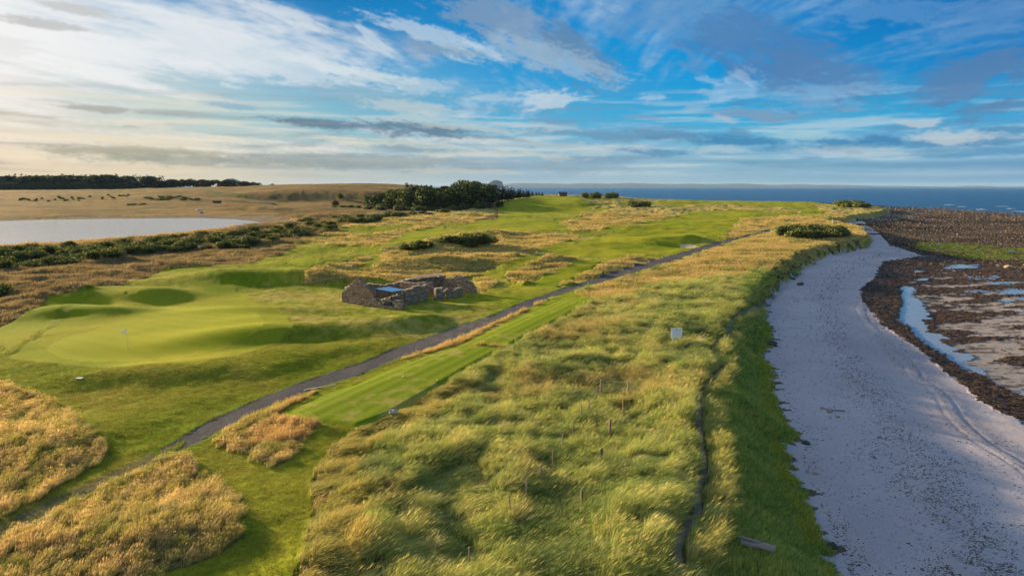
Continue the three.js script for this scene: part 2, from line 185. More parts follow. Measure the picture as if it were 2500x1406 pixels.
function macro(x, d) {
  let h = hills(x, d);
  const far = sstep(60, 400, d);
  h += 0.34 * fbm(x * 0.045 + 9, d * 0.045, 3) * (1 - 0.4 * far) + far * 0.9 * fbm(x * 0.018 - 4, d * 0.026 + 8, 3) + sstep(95, 160, d) * 0.85 * fbm(x * 0.05 + 31, d * 0.075 + 2, 3);
  for (const b of BUMPS) { const ex = x - b.x, ed = d - b.d; if (ex > b.R || ex < -b.R || ed > b.R || ed < -b.R) continue; const p = (ex * b.c + ed * b.s) / b.rx, q = (-ex * b.s + ed * b.c) / b.rd, e = p * p + q * q; if (e < 6) h += b.h * (b.k ? Math.exp(-e * e * 0.8) : Math.exp(-e * 1.1)); }
  { const ex = x - RUINO[0] - 10, ed = d - RUINO[1] - 4; const f = sstep(16, 9, Math.hypot(ex, ed)); h = lerp(h, 0, f); }
  if (d < 130) for (const t of TEES) { if (x < t.x0 - 3 || x > t.x1 + 3 || d < t.d0 - 3 || d > t.d1 + 3) continue; const q = lineDist(t.ring, x, d); h = inPoly(t, x, d) ? lerp(h, t.y, sstep(0, 0.6, q) * 0.35 + 0.65) : lerp(h, t.y, 0.65 * (1 - sstep(0, 1.8, q))); }
  if (x > -60 && x < 150 && d > 40 && d < 330) { const q = lineDist(PATHLINE, x, d), w = 5 + d * 0.03; if (q < w) h = lerp(h, 0, 1 - sstep(1.5, w, q)); }
  const ls = lagSd(x, d);
  if (ls < 30) h = ls < 0 ? LAG_Y - Math.min(1.5, 0.12 - ls * 0.1) : lerp(LAG_Y - 0.12, h, sstep(-1, 26, ls));
  const cs = coastSd(x, d);
  const w = 3.5 + 3 * sstep(140, 60, d);
  if (cs < w) {
    const s = Math.max(0, -cs), flat = -3.4 - 2.05 * sstep(0, 34, s) - 0.25 * sstep(30, 120, s) - 1.2 * sstep(380, 640, d) * sstep(40, 300, s) + 0.12 * fbm(x * 0.12, d * 0.12, 3) * sstep(0, 6, s);
    h = cs <= 0 ? flat : lerp(flat, h, sstep(0, w, cs));
  }
  if (d < 260 && x > 0) { const t = lineDist(TRAIL, x, d); if (t < 1.6) h -= 0.45 * (1 - sstep(0.15, 1.5, t)); }
  return h;
}
function hit(px, py) {   // where the view through a pixel meets the land
  const r = ray(px, py); if (r[1] > -0.0016) return null; let t0 = 20 / r[2], t = t0;
  for (let i = 0; i < 900; i++) { const x = r[0] * t, d = r[2] * t, y = EYE + r[1] * t, h = macro(x, d); if (y <= h) { let a = t0, b = t; for (let k = 0; k < 24; k++) { const m = (a + b) / 2; if (EYE + r[1] * m <= macro(r[0] * m, r[2] * m)) b = m; else a = m; } return [r[0] * b, r[2] * b]; } t0 = t; t += Math.max(0.15, (y - h) * 0.6, t * 0.002); if (d > 3000) break; }
  return null;
}
const trace = pts => poly(pts.map(c => hit(c[0], c[1]) || onPlane(c[0], Math.max(c[1], 462))));
console.log('land defined');

// ------------------------------------------------------------------ what covers it
const Z = { turf: 0, fairway: 1, green: 2, teeA: 3, teeB: 4, path: 5, trail: 6, sand: 7, weed: 8, rock: 9, algae: 10, flat: 11, bunker: 12, marram: 13, bank: 14, shingle: 15, heath: 16, fescue: 17, rough: 18, field: 19, lawnpath: 20, poolbed: 21, meadow: 22 };
const PATH = trace([[380, 1102], [440, 1066], [520, 1022], [600, 986], [700, 945], [771, 920], [884, 884], [956, 852], [1027, 829], [1112, 797], [1198, 771], [1285, 734], [1371, 705], [1456, 680], [1513, 660], [1598, 634], [1655, 620], [1741, 594], [1826, 574], [1900, 557], [1902, 560], [1826, 578], [1741, 604], [1627, 642], [1541, 669], [1456, 693], [1342, 727], [1300, 748], [1226, 778], [1141, 814], [1084, 838], [970, 876], [885, 911], [771, 951], [657, 991], [600, 1018], [530, 1058], [470, 1088], [402, 1112]]);
const GREEN = trace([[111, 859], [148, 876], [190, 881], [242, 884], [313, 884], [427, 875], [541, 849], [612, 817], [636, 800], [641, 785], [620, 761], [569, 747], [484, 745], [398, 751], [360, 760], [321, 769], [284, 786], [242, 799], [210, 813], [171, 820], [120, 843]]);
const APRON = trace([[12, 874], [60, 842], [125, 803], [170, 765], [206, 735], [250, 716], [330, 712], [400, 700], [480, 690], [560, 690], [640, 745], [700, 770], [712, 798], [684, 826], [600, 862], [480, 889], [300, 896], [150, 890], [50, 880]]);
const FAIRWAYS = [
  [[960, 590], [985, 575], [1015, 558], [1092, 556], [1078, 578], [1060, 586], [1000, 592]], [[893, 562], [905, 554], [955, 552], [948, 560]], [[1100, 556], [1215, 533], [1340, 535], [1410, 550], [1420, 562], [1300, 562], [1140, 566]], [[1230, 528], [1240, 495], [1300, 481], [1420, 480], [1440, 500], [1420, 515], [1380, 527]],
  [[1390, 600], [1480, 570], [1580, 548], [1650, 528], [1680, 518], [1760, 515], [1880, 520], [1820, 533], [1790, 548], [1740, 575], [1640, 620], [1470, 632], [1330, 620]], [[700, 640], [740, 628], [790, 630], [770, 644], [720, 650]], [[640, 662], [700, 652], [720, 662], [660, 676]], [[790, 620], [830, 612], [862, 618], [830, 626]], [[1230, 700], [1330, 665], [1420, 635], [1480, 632], [1440, 660], [1380, 685], [1300, 715]],
  [[1560, 492], [1760, 490], [1900, 488], [1955, 492], [1975, 510], [1880, 503], [1760, 498], [1640, 500]], [[0, 800], [110, 728], [195, 740], [120, 800], [0, 862]]].map(trace);
const ROUGHS = [
  [[930, 605], [998, 593], [1055, 585], [1069, 576], [1141, 570], [1198, 565], [1300, 565], [1410, 573], [1400, 585], [1340, 602], [1300, 613], [1254, 636], [1212, 653], [1169, 673], [1135, 683], [1027, 681], [884, 686], [782, 689], [757, 680], [799, 653], [847, 636], [884, 627], [884, 645], [866, 659], [917, 659], [921, 636]],
  [[1155, 688], [1198, 678], [1201, 694], [1188, 712], [1157, 716]], [[1238, 674], [1290, 641], [1330, 627], [1400, 628], [1411, 633], [1385, 652], [1340, 667], [1292, 693], [1262, 698], [1240, 692]], [[1356, 703], [1382, 685], [1442, 665], [1485, 637], [1527, 630], [1627, 630], [1660, 620], [1600, 634], [1513, 660], [1456, 680]],
  [[1376, 540], [1428, 534], [1440, 520], [1485, 511], [1655, 517], [1667, 521], [1638, 531], [1570, 542], [1541, 549], [1499, 551], [1473, 562], [1416, 564], [1380, 552]], [[1440, 506], [1500, 500], [1600, 502], [1760, 499], [1890, 506], [1960, 514], [1945, 521], [1850, 513], [1760, 513], [1660, 517], [1500, 511]], [[1430, 486], [1513, 486], [1640, 489], [1640, 492], [1500, 497], [1440, 500]],
  [[1822, 532], [1960, 527], [2010, 534], [2045, 548], [1900, 557], [1826, 574], [1790, 585], [1768, 580], [1785, 563], [1800, 548]], [[1985, 500], [2200, 505], [2200, 530], [2040, 538], [1990, 528], [2020, 518]], [[830, 556], [860, 545], [950, 530], [1010, 515], [1200, 507], [1212, 521], [1150, 545], [1080, 546], [1030, 560], [1015, 553], [955, 548], [900, 552]],
  [[900, 575], [960, 566], [1010, 556], [1000, 566], [955, 590], [930, 597], [800, 597], [740, 590], [820, 570]]].map(trace);
const PATCHES = [
  [[-400, 960], [0, 945], [60, 955], [120, 980], [165, 1010], [215, 1045], [250, 1085], [256, 1112], [225, 1142], [150, 1182], [80, 1226], [0, 1268], [-400, 1420]], [[-400, 1500], [0, 1312], [100, 1266], [200, 1216], [300, 1166], [380, 1121], [430, 1114], [462, 1130], [470, 1152], [500, 1165], [545, 1185], [576, 1220], [591, 1260], [591, 1300], [570, 1332], [530, 1356], [450, 1384], [380, 1412], [330, 1500]],
  [[524, 1080], [545, 1058], [600, 1022], [680, 990], [770, 957], [760, 968], [700, 995], [672, 1014], [770, 1032], [773, 1044], [742, 1075], [702, 1126], [670, 1143], [600, 1116], [530, 1092]], [[960, 884], [1084, 843], [1141, 818], [1226, 781], [1342, 730], [1352, 726], [1280, 760], [1190, 802], [1128, 836], [1100, 846]], [[1120, 838], [1180, 840.5], [1240, 845], [1240, 848], [1180, 843.5], [1130, 841]]].map(trace);
const MARRAM = trace([[690, 1700], [718, 1406], [740, 1340], [757, 1285], [764, 1230], [756, 1190], [768, 1150], [802, 1104], [852, 1064], [930, 1028], [985, 1000], [1062, 956], [1162, 892], [1242, 850], [1312, 806], [1392, 771], [1452, 729], [1400, 713], [1456, 695], [1541, 671], [1627, 643], [1741, 604], [1826, 579], [1902, 560], [2030, 540], [2300, 560], [2300, 620], [2300, 900], [2600, 1406], [2600, 1700]]);
const HEATH = trace([[-600, 640], [0, 606], [240, 590], [430, 573], [560, 558], [655, 545], [760, 525], [900, 520], [960, 520], [860, 545], [830, 556], [760, 580], [740, 592], [700, 612], [620, 642], [520, 648], [395, 658], [300, 697], [200, 707], [110, 727], [60, 762], [0, 798], [-600, 1000]]);
const BUNKER = trace([[1658, 603], [1664, 600.5], [1680, 599], [1698, 600.5], [1705, 603.5], [1692, 606], [1670, 606]]);
const FARTRACK = [[490, 466], [540, 474], [600, 484], [650, 492], [690, 494]].map(c => hit(...c)).filter(Boolean);
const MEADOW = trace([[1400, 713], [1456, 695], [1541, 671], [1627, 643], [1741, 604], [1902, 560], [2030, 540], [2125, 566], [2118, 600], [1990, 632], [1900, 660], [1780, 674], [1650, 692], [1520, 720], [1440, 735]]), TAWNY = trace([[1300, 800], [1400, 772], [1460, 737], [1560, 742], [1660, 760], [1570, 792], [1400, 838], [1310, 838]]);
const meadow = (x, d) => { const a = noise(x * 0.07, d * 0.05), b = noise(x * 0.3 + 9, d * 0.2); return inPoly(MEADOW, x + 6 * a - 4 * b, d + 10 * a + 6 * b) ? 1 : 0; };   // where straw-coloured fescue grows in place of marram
const SANDBAR = poly([[2075, 536], [2150, 528], [2190, 516], [2270, 518], [2250, 528], [2190, 540], [2130, 546]].map(c => onPlane(c[0], c[1], -4.8)));
const TRACK = [[400, 1104], [300, 1158], [200, 1207], [100, 1256], [0, 1304], [-120, 1362]].map(c => hit(...c)), TRACK2 = [[380, 1108], [250, 1172], [120, 1232], [0, 1288], [-120, 1346]].map(c => hit(...c));
const HILLGREEN = trace([[762, 462], [775, 457], [815, 458], [812, 470], [800, 482], [786, 484], [772, 474]]);
const SANDEDGE = poly([[2600, 1100], [2500, 1036], [2466, 1021], [2409, 996], [2355, 950], [2312, 919], [2267, 879], [2227, 848], [2178, 817], [2150, 795], [2133, 776], [2107, 747], [2099, 716], [2136, 685], [2144, 665], [2156, 645], [2210, 636], [2250, 629], [2215, 618], [2172, 608], [2156, 591], [2150, 578], [2128, 562], [2100, 540], [2000, 560], [1800, 640], [1700, 1000], [1800, 1500], [2700, 1500]].map(c => onPlane(c[0], c[1], -4.9)));
const ragged = (P, amp, step = 0.6) => { const o = []; P.forEach((a, i) => { const b = P[(i + 1) % P.length], n = Math.max(1, Math.round(Math.hypot(b[0] - a[0], b[1] - a[1]) / step)); for (let k = 0; k < n; k++) { const x = lerp(a[0], b[0], k / n), d = lerp(a[1], b[1], k / n); o.push([x + amp * 1.6 * fbm(x * 0.5 + 3, d * 0.9, 3), d + amp * 0.7 * fbm(x * 0.6 - 8, d * 0.8, 3)]); } }); return o; };
const POOL = poly(ragged([[2199, 704], [2234, 706], [2227, 730], [2246, 735], [2257, 751], [2263, 768], [2278, 785], [2251, 788], [2263, 798], [2268, 817], [2293, 822], [2313, 834], [2295, 843], [2325, 854], [2351, 870], [2379, 880], [2360, 894], [2389, 913], [2430, 937], [2400, 926], [2357, 910], [2325, 893], [2272, 857], [2229, 823], [2191, 789], [2193, 768], [2206, 745], [2198, 725]].map(c => onPlane(c[0], c[1], -5.5)), 1.3));
const POOLY = POOL.p.reduce((a, p) => a + macro(p[0], p[1]), 0) / POOL.p.length - 0.02;
const WEEDIN = poly([[2199, 704], [2206, 745], [2191, 789], [2229, 823], [2272, 857], [2325, 893], [2357, 910], [2430, 940], [2600, 1040], [2600, 1120], [2500, 1036], [2409, 996], [2355, 950], [2312, 919], [2267, 879], [2227, 848], [2178, 817], [2133, 776], [2107, 747], [2099, 716], [2136, 685], [2150, 655], [2230, 660], [2260, 690]].map(c => onPlane(c[0], c[1], -5.3)));
const ALGAE = poly([[2215, 606], [2260, 594], [2330, 592], [2420, 600], [2520, 606], [2700, 612], [2700, 645], [2500, 640], [2420, 634], [2330, 624], [2250, 618]].map(c => onPlane(c[0], c[1], -5.5)));
const ROCKFRONT = [[2090, 538], [2128, 562], [2156, 591], [2172, 606], [2215, 618], [2260, 628], [2340, 634], [2420, 644], [2520, 662], [2900, 720]].map(c => onPlane(c[0], c[1], -5.3));
const ROCKS = poly(ROCKFRONT.concat([[1500, 300], [2500, 1400], [100, 1400], [60, 700]]));
function zoneAt(x, d) {
  const cs = d < 1500 && x > -20 ? coastSd(x, d) : 99;
  if (cs < 0.3 + (d < 260 ? 2.5 * fbm(x * 0.16, d * 0.75, 3) : 0.6 * noise(x * 0.5, d * 0.5))) {
    if (inPoly(ALGAE, x + 6 * noise(x * 0.03, d * 0.1), d + 5 * noise(x * 0.05, d * 0.05)) && fbm(x * 0.12, d * 0.3, 3) > -0.24) return Z.algae;
    if (inPoly(ROCKS, x, d) && !inPoly(SANDEDGE, x, d)) return Z.rock;
    if (inPoly(POOL, x, d)) return Z.poolbed;
    const j = 1.6 * fbm(x * 0.5, d * 0.5, 3);
    if (inPoly(SANDEDGE, x + j, d + j)) return d > 290 && fbm(x * 0.05, d * 0.05, 3) > 0.1 ? Z.rock : Z.sand;
    if (inPoly(WEEDIN, x + 1.2 * j, d)) return Z.weed;
    const st = fbm(x * 0.05 + d * 0.03, d * 0.16 - x * 0.05, 4);
    const near = sstep(120, 200, d);
    return st > 0.06 - 0.4 * near ? Z.weed : Z.flat;
  }
  if (lagSd(x, d) < (d > 330 ? 12 + 10 * noise(x * 0.02, 3) : 2)) return Z.shingle;
  if (inPoly(PATH, x + 0.14 * noise(x * 1.7, d * 1.7), d + 0.14 * noise(x * 1.3 + 7, d * 1.9))) return d < 48 && fbm(x * 1.3, d * 1.3, 3) > lerp(-0.25, 0.35, sstep(43, 48, d)) ? Z.turf : Z.path;
  const te = 0.16 * noise(x * 1.4, d * 1.4); if (inPoly(TEES[0], x + te, d + te)) return Z.teeA;
  if (inPoly(TEES[1], x + te, d + te)) return Z.teeB;
  if (d < 260 && x > 0 && lineDist(TRAIL, x, d) < 0.22 + 0.1 * noise(x, d)) return Z.trail;
  const e = 0.35 * noise(x * 0.9, d * 0.9);
  for (const p of PATCHES) if (inPoly(p, x + e, d + e)) return Z.fescue;
  if (inPoly(GREEN, x, d)) return Z.green;
  if (inPoly(BUNKER, x, d)) return Z.bunker;
  const e2 = 1.3 * noise(x * 0.3, d * 0.3), e3 = 0.012 * d * noise(x * 0.06, d * 0.06);
  for (const p of ROUGHS) if (inPoly(p, x + e3, d + e2 + e3)) return Z.rough;
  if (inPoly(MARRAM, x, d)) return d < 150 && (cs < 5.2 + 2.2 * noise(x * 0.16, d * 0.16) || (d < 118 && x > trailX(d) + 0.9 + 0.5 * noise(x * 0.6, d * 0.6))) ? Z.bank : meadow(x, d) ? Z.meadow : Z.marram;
  if (inPoly(HEATH, x, d + e2)) return Z.heath;
  if (inPoly(APRON, x, d)) return Z.fairway;
  for (const p of FAIRWAYS) if (inPoly(p, x + e3, d + e3)) return Z.fairway;
  const a = 1250 + FOC * x / d;
  if (d > 360 && a < 1215 && !(d < 560 && a > 1215)) return (FARTRACK.length > 1 && lineDist(FARTRACK, x, d) < 5) ? Z.lawnpath : Z.field;
  if (d > 690 && a < 1560) return Z.rough;
  return Z.turf;
}
function micro(z, x, d) {
  const near = sstep(170, 90, d);
  switch (z) {
    case Z.marram: return (0.75 * fbm(x * 0.24 + 0.3 * d * 0.22, d * 0.26, 3) + 0.22 * fbm(x * 0.7, d * 0.8, 2) * near) * sstep(300, 120, d) + 0.3 * sstep(120, 300, d) * fbm(x * 0.09, d * 0.12, 3);
    case Z.fescue: return 0.2 * fbm(x * 0.5, d * 0.5, 3) + 0.05;
    case Z.bank: return 0.16 * fbm(x * 0.4, d * 0.4, 3);
    case Z.rough: case Z.heath: return 1.7 * fbm(x * 0.085, d * 0.14, 4) + 0.2 * fbm(x * 0.5, d * 0.5, 2);
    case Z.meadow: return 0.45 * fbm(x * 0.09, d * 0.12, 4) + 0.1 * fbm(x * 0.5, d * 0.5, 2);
    case Z.field: return 0.9 * fbm(x * 0.05, d * 0.06, 4);
    case Z.turf: return 0.2 * fbm(x * 0.16, d * 0.19, 3) + 0.05 * fbm(x * 0.9, d * 1.1, 2) * near;
    case Z.fairway: return (0.2 + 0.28 * sstep(110, 170, d)) * fbm(x * 0.08, d * 0.13, 4);
    case Z.sand: return 0.02 * fbm(x * 1.5, d * 1.5, 3) + 0.05 * fbm(x * 0.3 + d * 0.1, d * 0.25, 2) + (() => { const c = -coastSd(x, d) + 2.2 * noise(x * 0.04, d * 0.04); return 0.07 * Math.sin(c * 0.9) * sstep(2, 6, c) - 0.05 * Math.exp(-(((c - 15.2) / 0.28) ** 2)) - 0.05 * Math.exp(-(((c - 17) / 0.28) ** 2)); })();
    case Z.weed: return 0.14 * fbm(x * 0.9, d * 0.9, 3) + 0.06;
    case Z.rock: case Z.algae: return 0.55 * fbm(x * 0.06, d * 0.1, 4) + 0.2 * fbm(x * 0.4, d * 0.5, 2);
    case Z.flat: case Z.poolbed: return 0.05 * fbm(x * 0.15, d * 0.3, 3) + 0.015 * noise(x * 2, d * 3);
    case Z.path: return -0.03;
  }
  return 0;
}
const groundY = (x, d) => macro(x, d) + micro(zoneAt(x, d), x, d);
const at = (px, py, dy = 0) => { const p = hit(px, py) || onPlane(px, py); return new THREE.Vector3(p[0], groundY(p[0], p[1]) + dy, -p[1]); };
const TEEDIR = (() => { const a = hit(872, 1036), b = hit(1226, 849), l = Math.hypot(b[0] - a[0], b[1] - a[1]); return [(b[0] - a[0]) / l, (b[1] - a[1]) / l]; })();
function colour(z, x, d) {
  const n1 = fbm(x * 0.07 + 5, d * 0.07, 4), n2 = fbm(x * 0.6, d * 0.6, 3), n3 = fbm(x * 3.1, d * 3.1, 2), n4 = fbm(x * 0.02 + 50, d * 0.03, 3);
  const g = (a, b, t) => mix3(a, b, clamp(t));
  switch (z) {
    case Z.turf: { let c = g([0.140, 0.180, 0.007], [0.235, 0.222, 0.022], 0.5 + 1.3 * n1 + 0.5 * n2); c = g(c, [0.29, 0.235, 0.065], 0.9 * sstep(0.1, 0.5, n4 + 0.5 * n2)); if (x < 0 && d < 60) { const q = Math.min(lineDist(TRACK, x, d), lineDist(TRACK2, x, d)); if (q < 0.8) c = g(c, g([0.095, 0.085, 0.062], [0.15, 0.13, 0.10], 0.5 + n3), 0.85 * sstep(0.75, 0.2, q + 0.35 * n2) * sstep(-0.3, 0.1, n2 + 0.3)); } if (d < 130 && lineDist(PATH.p, x, d) < 0.55 + 0.3 * n2) c = g(c, [0.115, 0.20, 0.012], 0.75);
      const k = 1 + 0.5 * n3 + 0.35 * n2 + 0.22 * fbm(x * 0.24 + 7, d * 0.3, 3); return [c[0] * k, c[1] * k, c[2] * k]; }
    case Z.fairway: { const c = g([0.165, 0.205, 0.008], [0.262, 0.248, 0.018], 0.5 + 1.4 * n1 + 0.3 * n2), k = 1 + 0.2 * n3; return [c[0] * k, c[1] * k, c[2] * k]; }
    case Z.green: { const st = Math.sin((x * 0.5 + d * 0.86) * 2.6), c = g([0.210, 0.235, 0.008], [0.270, 0.265, 0.014], 0.5 + 0.9 * n1 + 0.25 * n2 + 0.17 * st), k = 1 + 0.1 * n3; return [c[0] * k, c[1] * k, c[2] * k]; }
    case Z.teeA: case Z.teeB: { const across = -x * TEEDIR[1] + d * TEEDIR[0], st = sstep(-0.5, 0.5, Math.sin(across * Math.PI / 0.72)); let c = g([0.120, 0.172, 0.008], [0.165, 0.205, 0.012], st); c = g(c, [0.26, 0.225, 0.055], 0.8 * sstep(0.12, 0.5, n2 + 1.1 * n1 + (z === Z.teeA ? 0.06 : -0.1))); const k = 1 + 0.22 * n3; return [c[0] * k, c[1] * k, c[2] * k]; }
    case Z.path: { const k = 1 + 0.5 * n3 + 0.3 * n2; let c = g([0.062, 0.060, 0.066], [0.098, 0.090, 0.088], 0.5 + n1); c = g(c, [0.16, 0.13, 0.085], 0.5 * sstep(0.25, 0.5, n4 + 0.3 * n2)); return [c[0] * k, c[1] * k, c[2] * k]; }
    case Z.trail: { const k = 1 + 0.4 * n3; return [0.20 * k, 0.165 * k, 0.125 * k]; }
    case Z.sand: {
      let c = g([0.325, 0.292, 0.315], [0.415, 0.375, 0.398], 0.5 + n1 + 0.4 * n2); const k = 1 + 0.10 * n3; c = [c[0] * k, c[1] * k, c[2] * k];
      const cs = -coastSd(x, d), wr = Math.exp(-(((cs - 9 - 3 * n1) / 2.4) ** 2)) + 0.35 * Math.exp(-(((cs - 4 - 2 * n1) / 2.2) ** 2)) + 0.45 * Math.exp(-(((cs - 17 - 4 * n1) / 2.4) ** 2));
      const tr = Math.abs(cs - 17 - 2 * n1) < 2 && d < 150 ? 0.06 : 0;
      const speck = fbm(x * 2.6 + d * 1.2, d * 4.4 - x * 1.5, 3);
      return g(c, [0.075, 0.062, 0.055], 0.7 * sstep(0.36 - 0.26 * wr, 0.58 - 0.24 * wr, speck) + tr);
    }
    case Z.weed: { const k = 1 + 0.7 * n3 + 0.4 * n2; const c = g([0.030, 0.020, 0.014], [0.085, 0.050, 0.024], 0.4 + 1.3 * n1 + 0.7 * n2); return [c[0] * k, c[1] * k, c[2] * k]; }
    case Z.rock: { const k = 1 + 0.6 * n3 + 0.5 * n2; let c = g([0.022, 0.019, 0.018], [0.060, 0.040, 0.026], 0.45 + 1.6 * n4 + 0.6 * n1); if (inPoly(SANDBAR, x + 8 * n1, d + 12 * n1)) c = [0.23, 0.185, 0.15]; return [c[0] * k, c[1] * k, c[2] * k]; }
    case Z.algae: { const k = 1 + 0.5 * n3; const c = g([0.055, 0.095, 0.012], [0.15, 0.17, 0.02], 0.5 + 1.4 * n2); return [c[0] * k, c[1] * k, c[2] * k]; }
    case Z.poolbed: return [0.2, 0.17, 0.14];
    case Z.flat: { const st = fbm(x * 0.12 + d * 0.06, d * 0.9 - x * 0.2, 4); return g([0.27, 0.228, 0.200], [0.055, 0.038, 0.027], 1.0 * sstep(-0.02, 0.22, st)); }
    case Z.bunker: return [0.30, 0.255, 0.205];
    case Z.shingle: { const k = 1 + 0.35 * n3; const c = g([0.13, 0.105, 0.085], [0.19, 0.15, 0.10], 0.5 + n1); return [c[0] * k, c[1] * k, c[2] * k]; }
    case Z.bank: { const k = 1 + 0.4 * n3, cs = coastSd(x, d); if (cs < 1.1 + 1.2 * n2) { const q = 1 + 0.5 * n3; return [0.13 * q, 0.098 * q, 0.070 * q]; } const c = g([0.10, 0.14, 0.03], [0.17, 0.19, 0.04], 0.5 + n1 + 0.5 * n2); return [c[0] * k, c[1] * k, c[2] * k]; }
    case Z.marram: { let c = g([0.060, 0.066, 0.022], [0.125, 0.098, 0.040], 0.5 + 1.2 * n1 + 0.4 * n2); const k = 1 + 0.35 * n3; return [c[0] * k, c[1] * k, c[2] * k]; }
    case Z.heath: { const k = 1 + 0.35 * n3 + 0.3 * n2; let c = g([0.155, 0.115, 0.050], [0.25, 0.19, 0.085], 0.5 + 1.3 * n1); c = g(c, [0.12, 0.13, 0.035], 0.8 * sstep(0.08, 0.4, n4)); return [c[0] * k, c[1] * k, c[2] * k]; }
    case Z.fescue: { const k = 1 + 0.35 * n3; const c = g([0.10, 0.092, 0.028], [0.17, 0.115, 0.045], 0.5 + 1.4 * n1 + 0.6 * n2); return [c[0] * k, c[1] * k, c[2] * k]; }
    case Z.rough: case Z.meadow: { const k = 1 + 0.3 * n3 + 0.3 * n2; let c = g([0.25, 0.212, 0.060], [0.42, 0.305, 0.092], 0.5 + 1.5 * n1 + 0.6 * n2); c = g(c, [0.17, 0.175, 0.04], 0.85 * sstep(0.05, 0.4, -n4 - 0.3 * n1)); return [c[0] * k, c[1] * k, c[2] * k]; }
    case Z.lawnpath: return d > 690 ? [0.055, 0.085, 0.015] : [0.12, 0.15, 0.025];
    case Z.field: { const a = 1250 + FOC * x / d, k = 1 + 0.3 * n2 + 0.15 * n3; let c = g([0.115, 0.078, 0.030], [0.225, 0.145, 0.052], 0.5 + 1.5 * fbm(x * 0.012, d * 0.03, 4)); c = g(c, [0.075, 0.085, 0.02], 0.75 * sstep(0.14, 0.4, fbm(x * 0.02 + 9, d * 0.018 + 3, 3)) * (a < 520 ? 1 : 0.3)); { const q = 1 + 0.5 * fbm(x * 0.07, d * 0.11, 4); c = [c[0] * q, c[1] * q, c[2] * q]; } return [c[0] * k, c[1] * k, c[2] * k]; }
  }
  return [0.2, 0.2, 0.2];
}

// ------------------------------------------------------------------ the ground: one net of points, cut into its covers
function fabric(seed, size, base, amp, f) {   // fine grain for bump maps
  const n = size * size, a = new Uint8Array(n * 4), r = rng(seed);
  for (let y = 0; y < size; y++) for (let x = 0; x < size; x++) { const u = x / size * Math.PI * 2, v = y / size * Math.PI * 2; const q = fbm(Math.cos(u) * f + 20 + Math.cos(v) * f * 0.7, Math.sin(u) * f + Math.sin(v) * f + 30, 4); const k = clamp(base + amp * q + (r() - 0.5) * amp * 0.7) * 255; const o = (y * size + x) * 4; a[o] = a[o + 1] = a[o + 2] = k; a[o + 3] = 255; }
  const t = new THREE.DataTexture(a, size, size); t.wrapS = t.wrapT = THREE.RepeatWrapping; t.magFilter = THREE.LinearFilter; t.needsUpdate = true; return t;
}
const grain = fabric(5, 512, 0.5, 0.9, 9);
const groundMat = (rough = 1, bump = 0.02, spec = 0.05) => new THREE.MeshPhysicalMaterial({ vertexColors: true, roughness: rough, bumpMap: grain, bumpScale: bump, specularIntensity: spec });
const COVER = [
  ['mown_turf', [Z.turf, Z.lawnpath], groundMat(1, 0.03)], ['fairway', [Z.fairway], groundMat(1, 0.02)], ['putting_green', [Z.green], groundMat(1, 0.004)], ['tee_lawn', [Z.teeA], groundMat(1, 0.01)], ['tee_lawn_001', [Z.teeB], groundMat(1, 0.01)], ['footpath', [Z.path], groundMat(0.9, 0.012)], ['foot_trail', [Z.trail], groundMat(1, 0.03)],
  ['beach', [Z.sand], groundMat(0.95, 0.015)], ['tidal_flat', [Z.weed, Z.flat, Z.poolbed], groundMat(0.72, 0.03, 0.6)], ['rocky_shore', [Z.rock, Z.algae], groundMat(0.9, 0.1)], ['sand_bunker', [Z.bunker], groundMat(1, 0.01)], ['dune_ground', [Z.marram, Z.bank, Z.fescue], groundMat(1, 0.06)], ['lagoon_shore', [Z.shingle], groundMat(1, 0.05)], ['rough_ground', [Z.rough, Z.heath, Z.meadow], groundMat(1, 0.08)], ['hill_field', [Z.field], groundMat(1, 0.1)]];
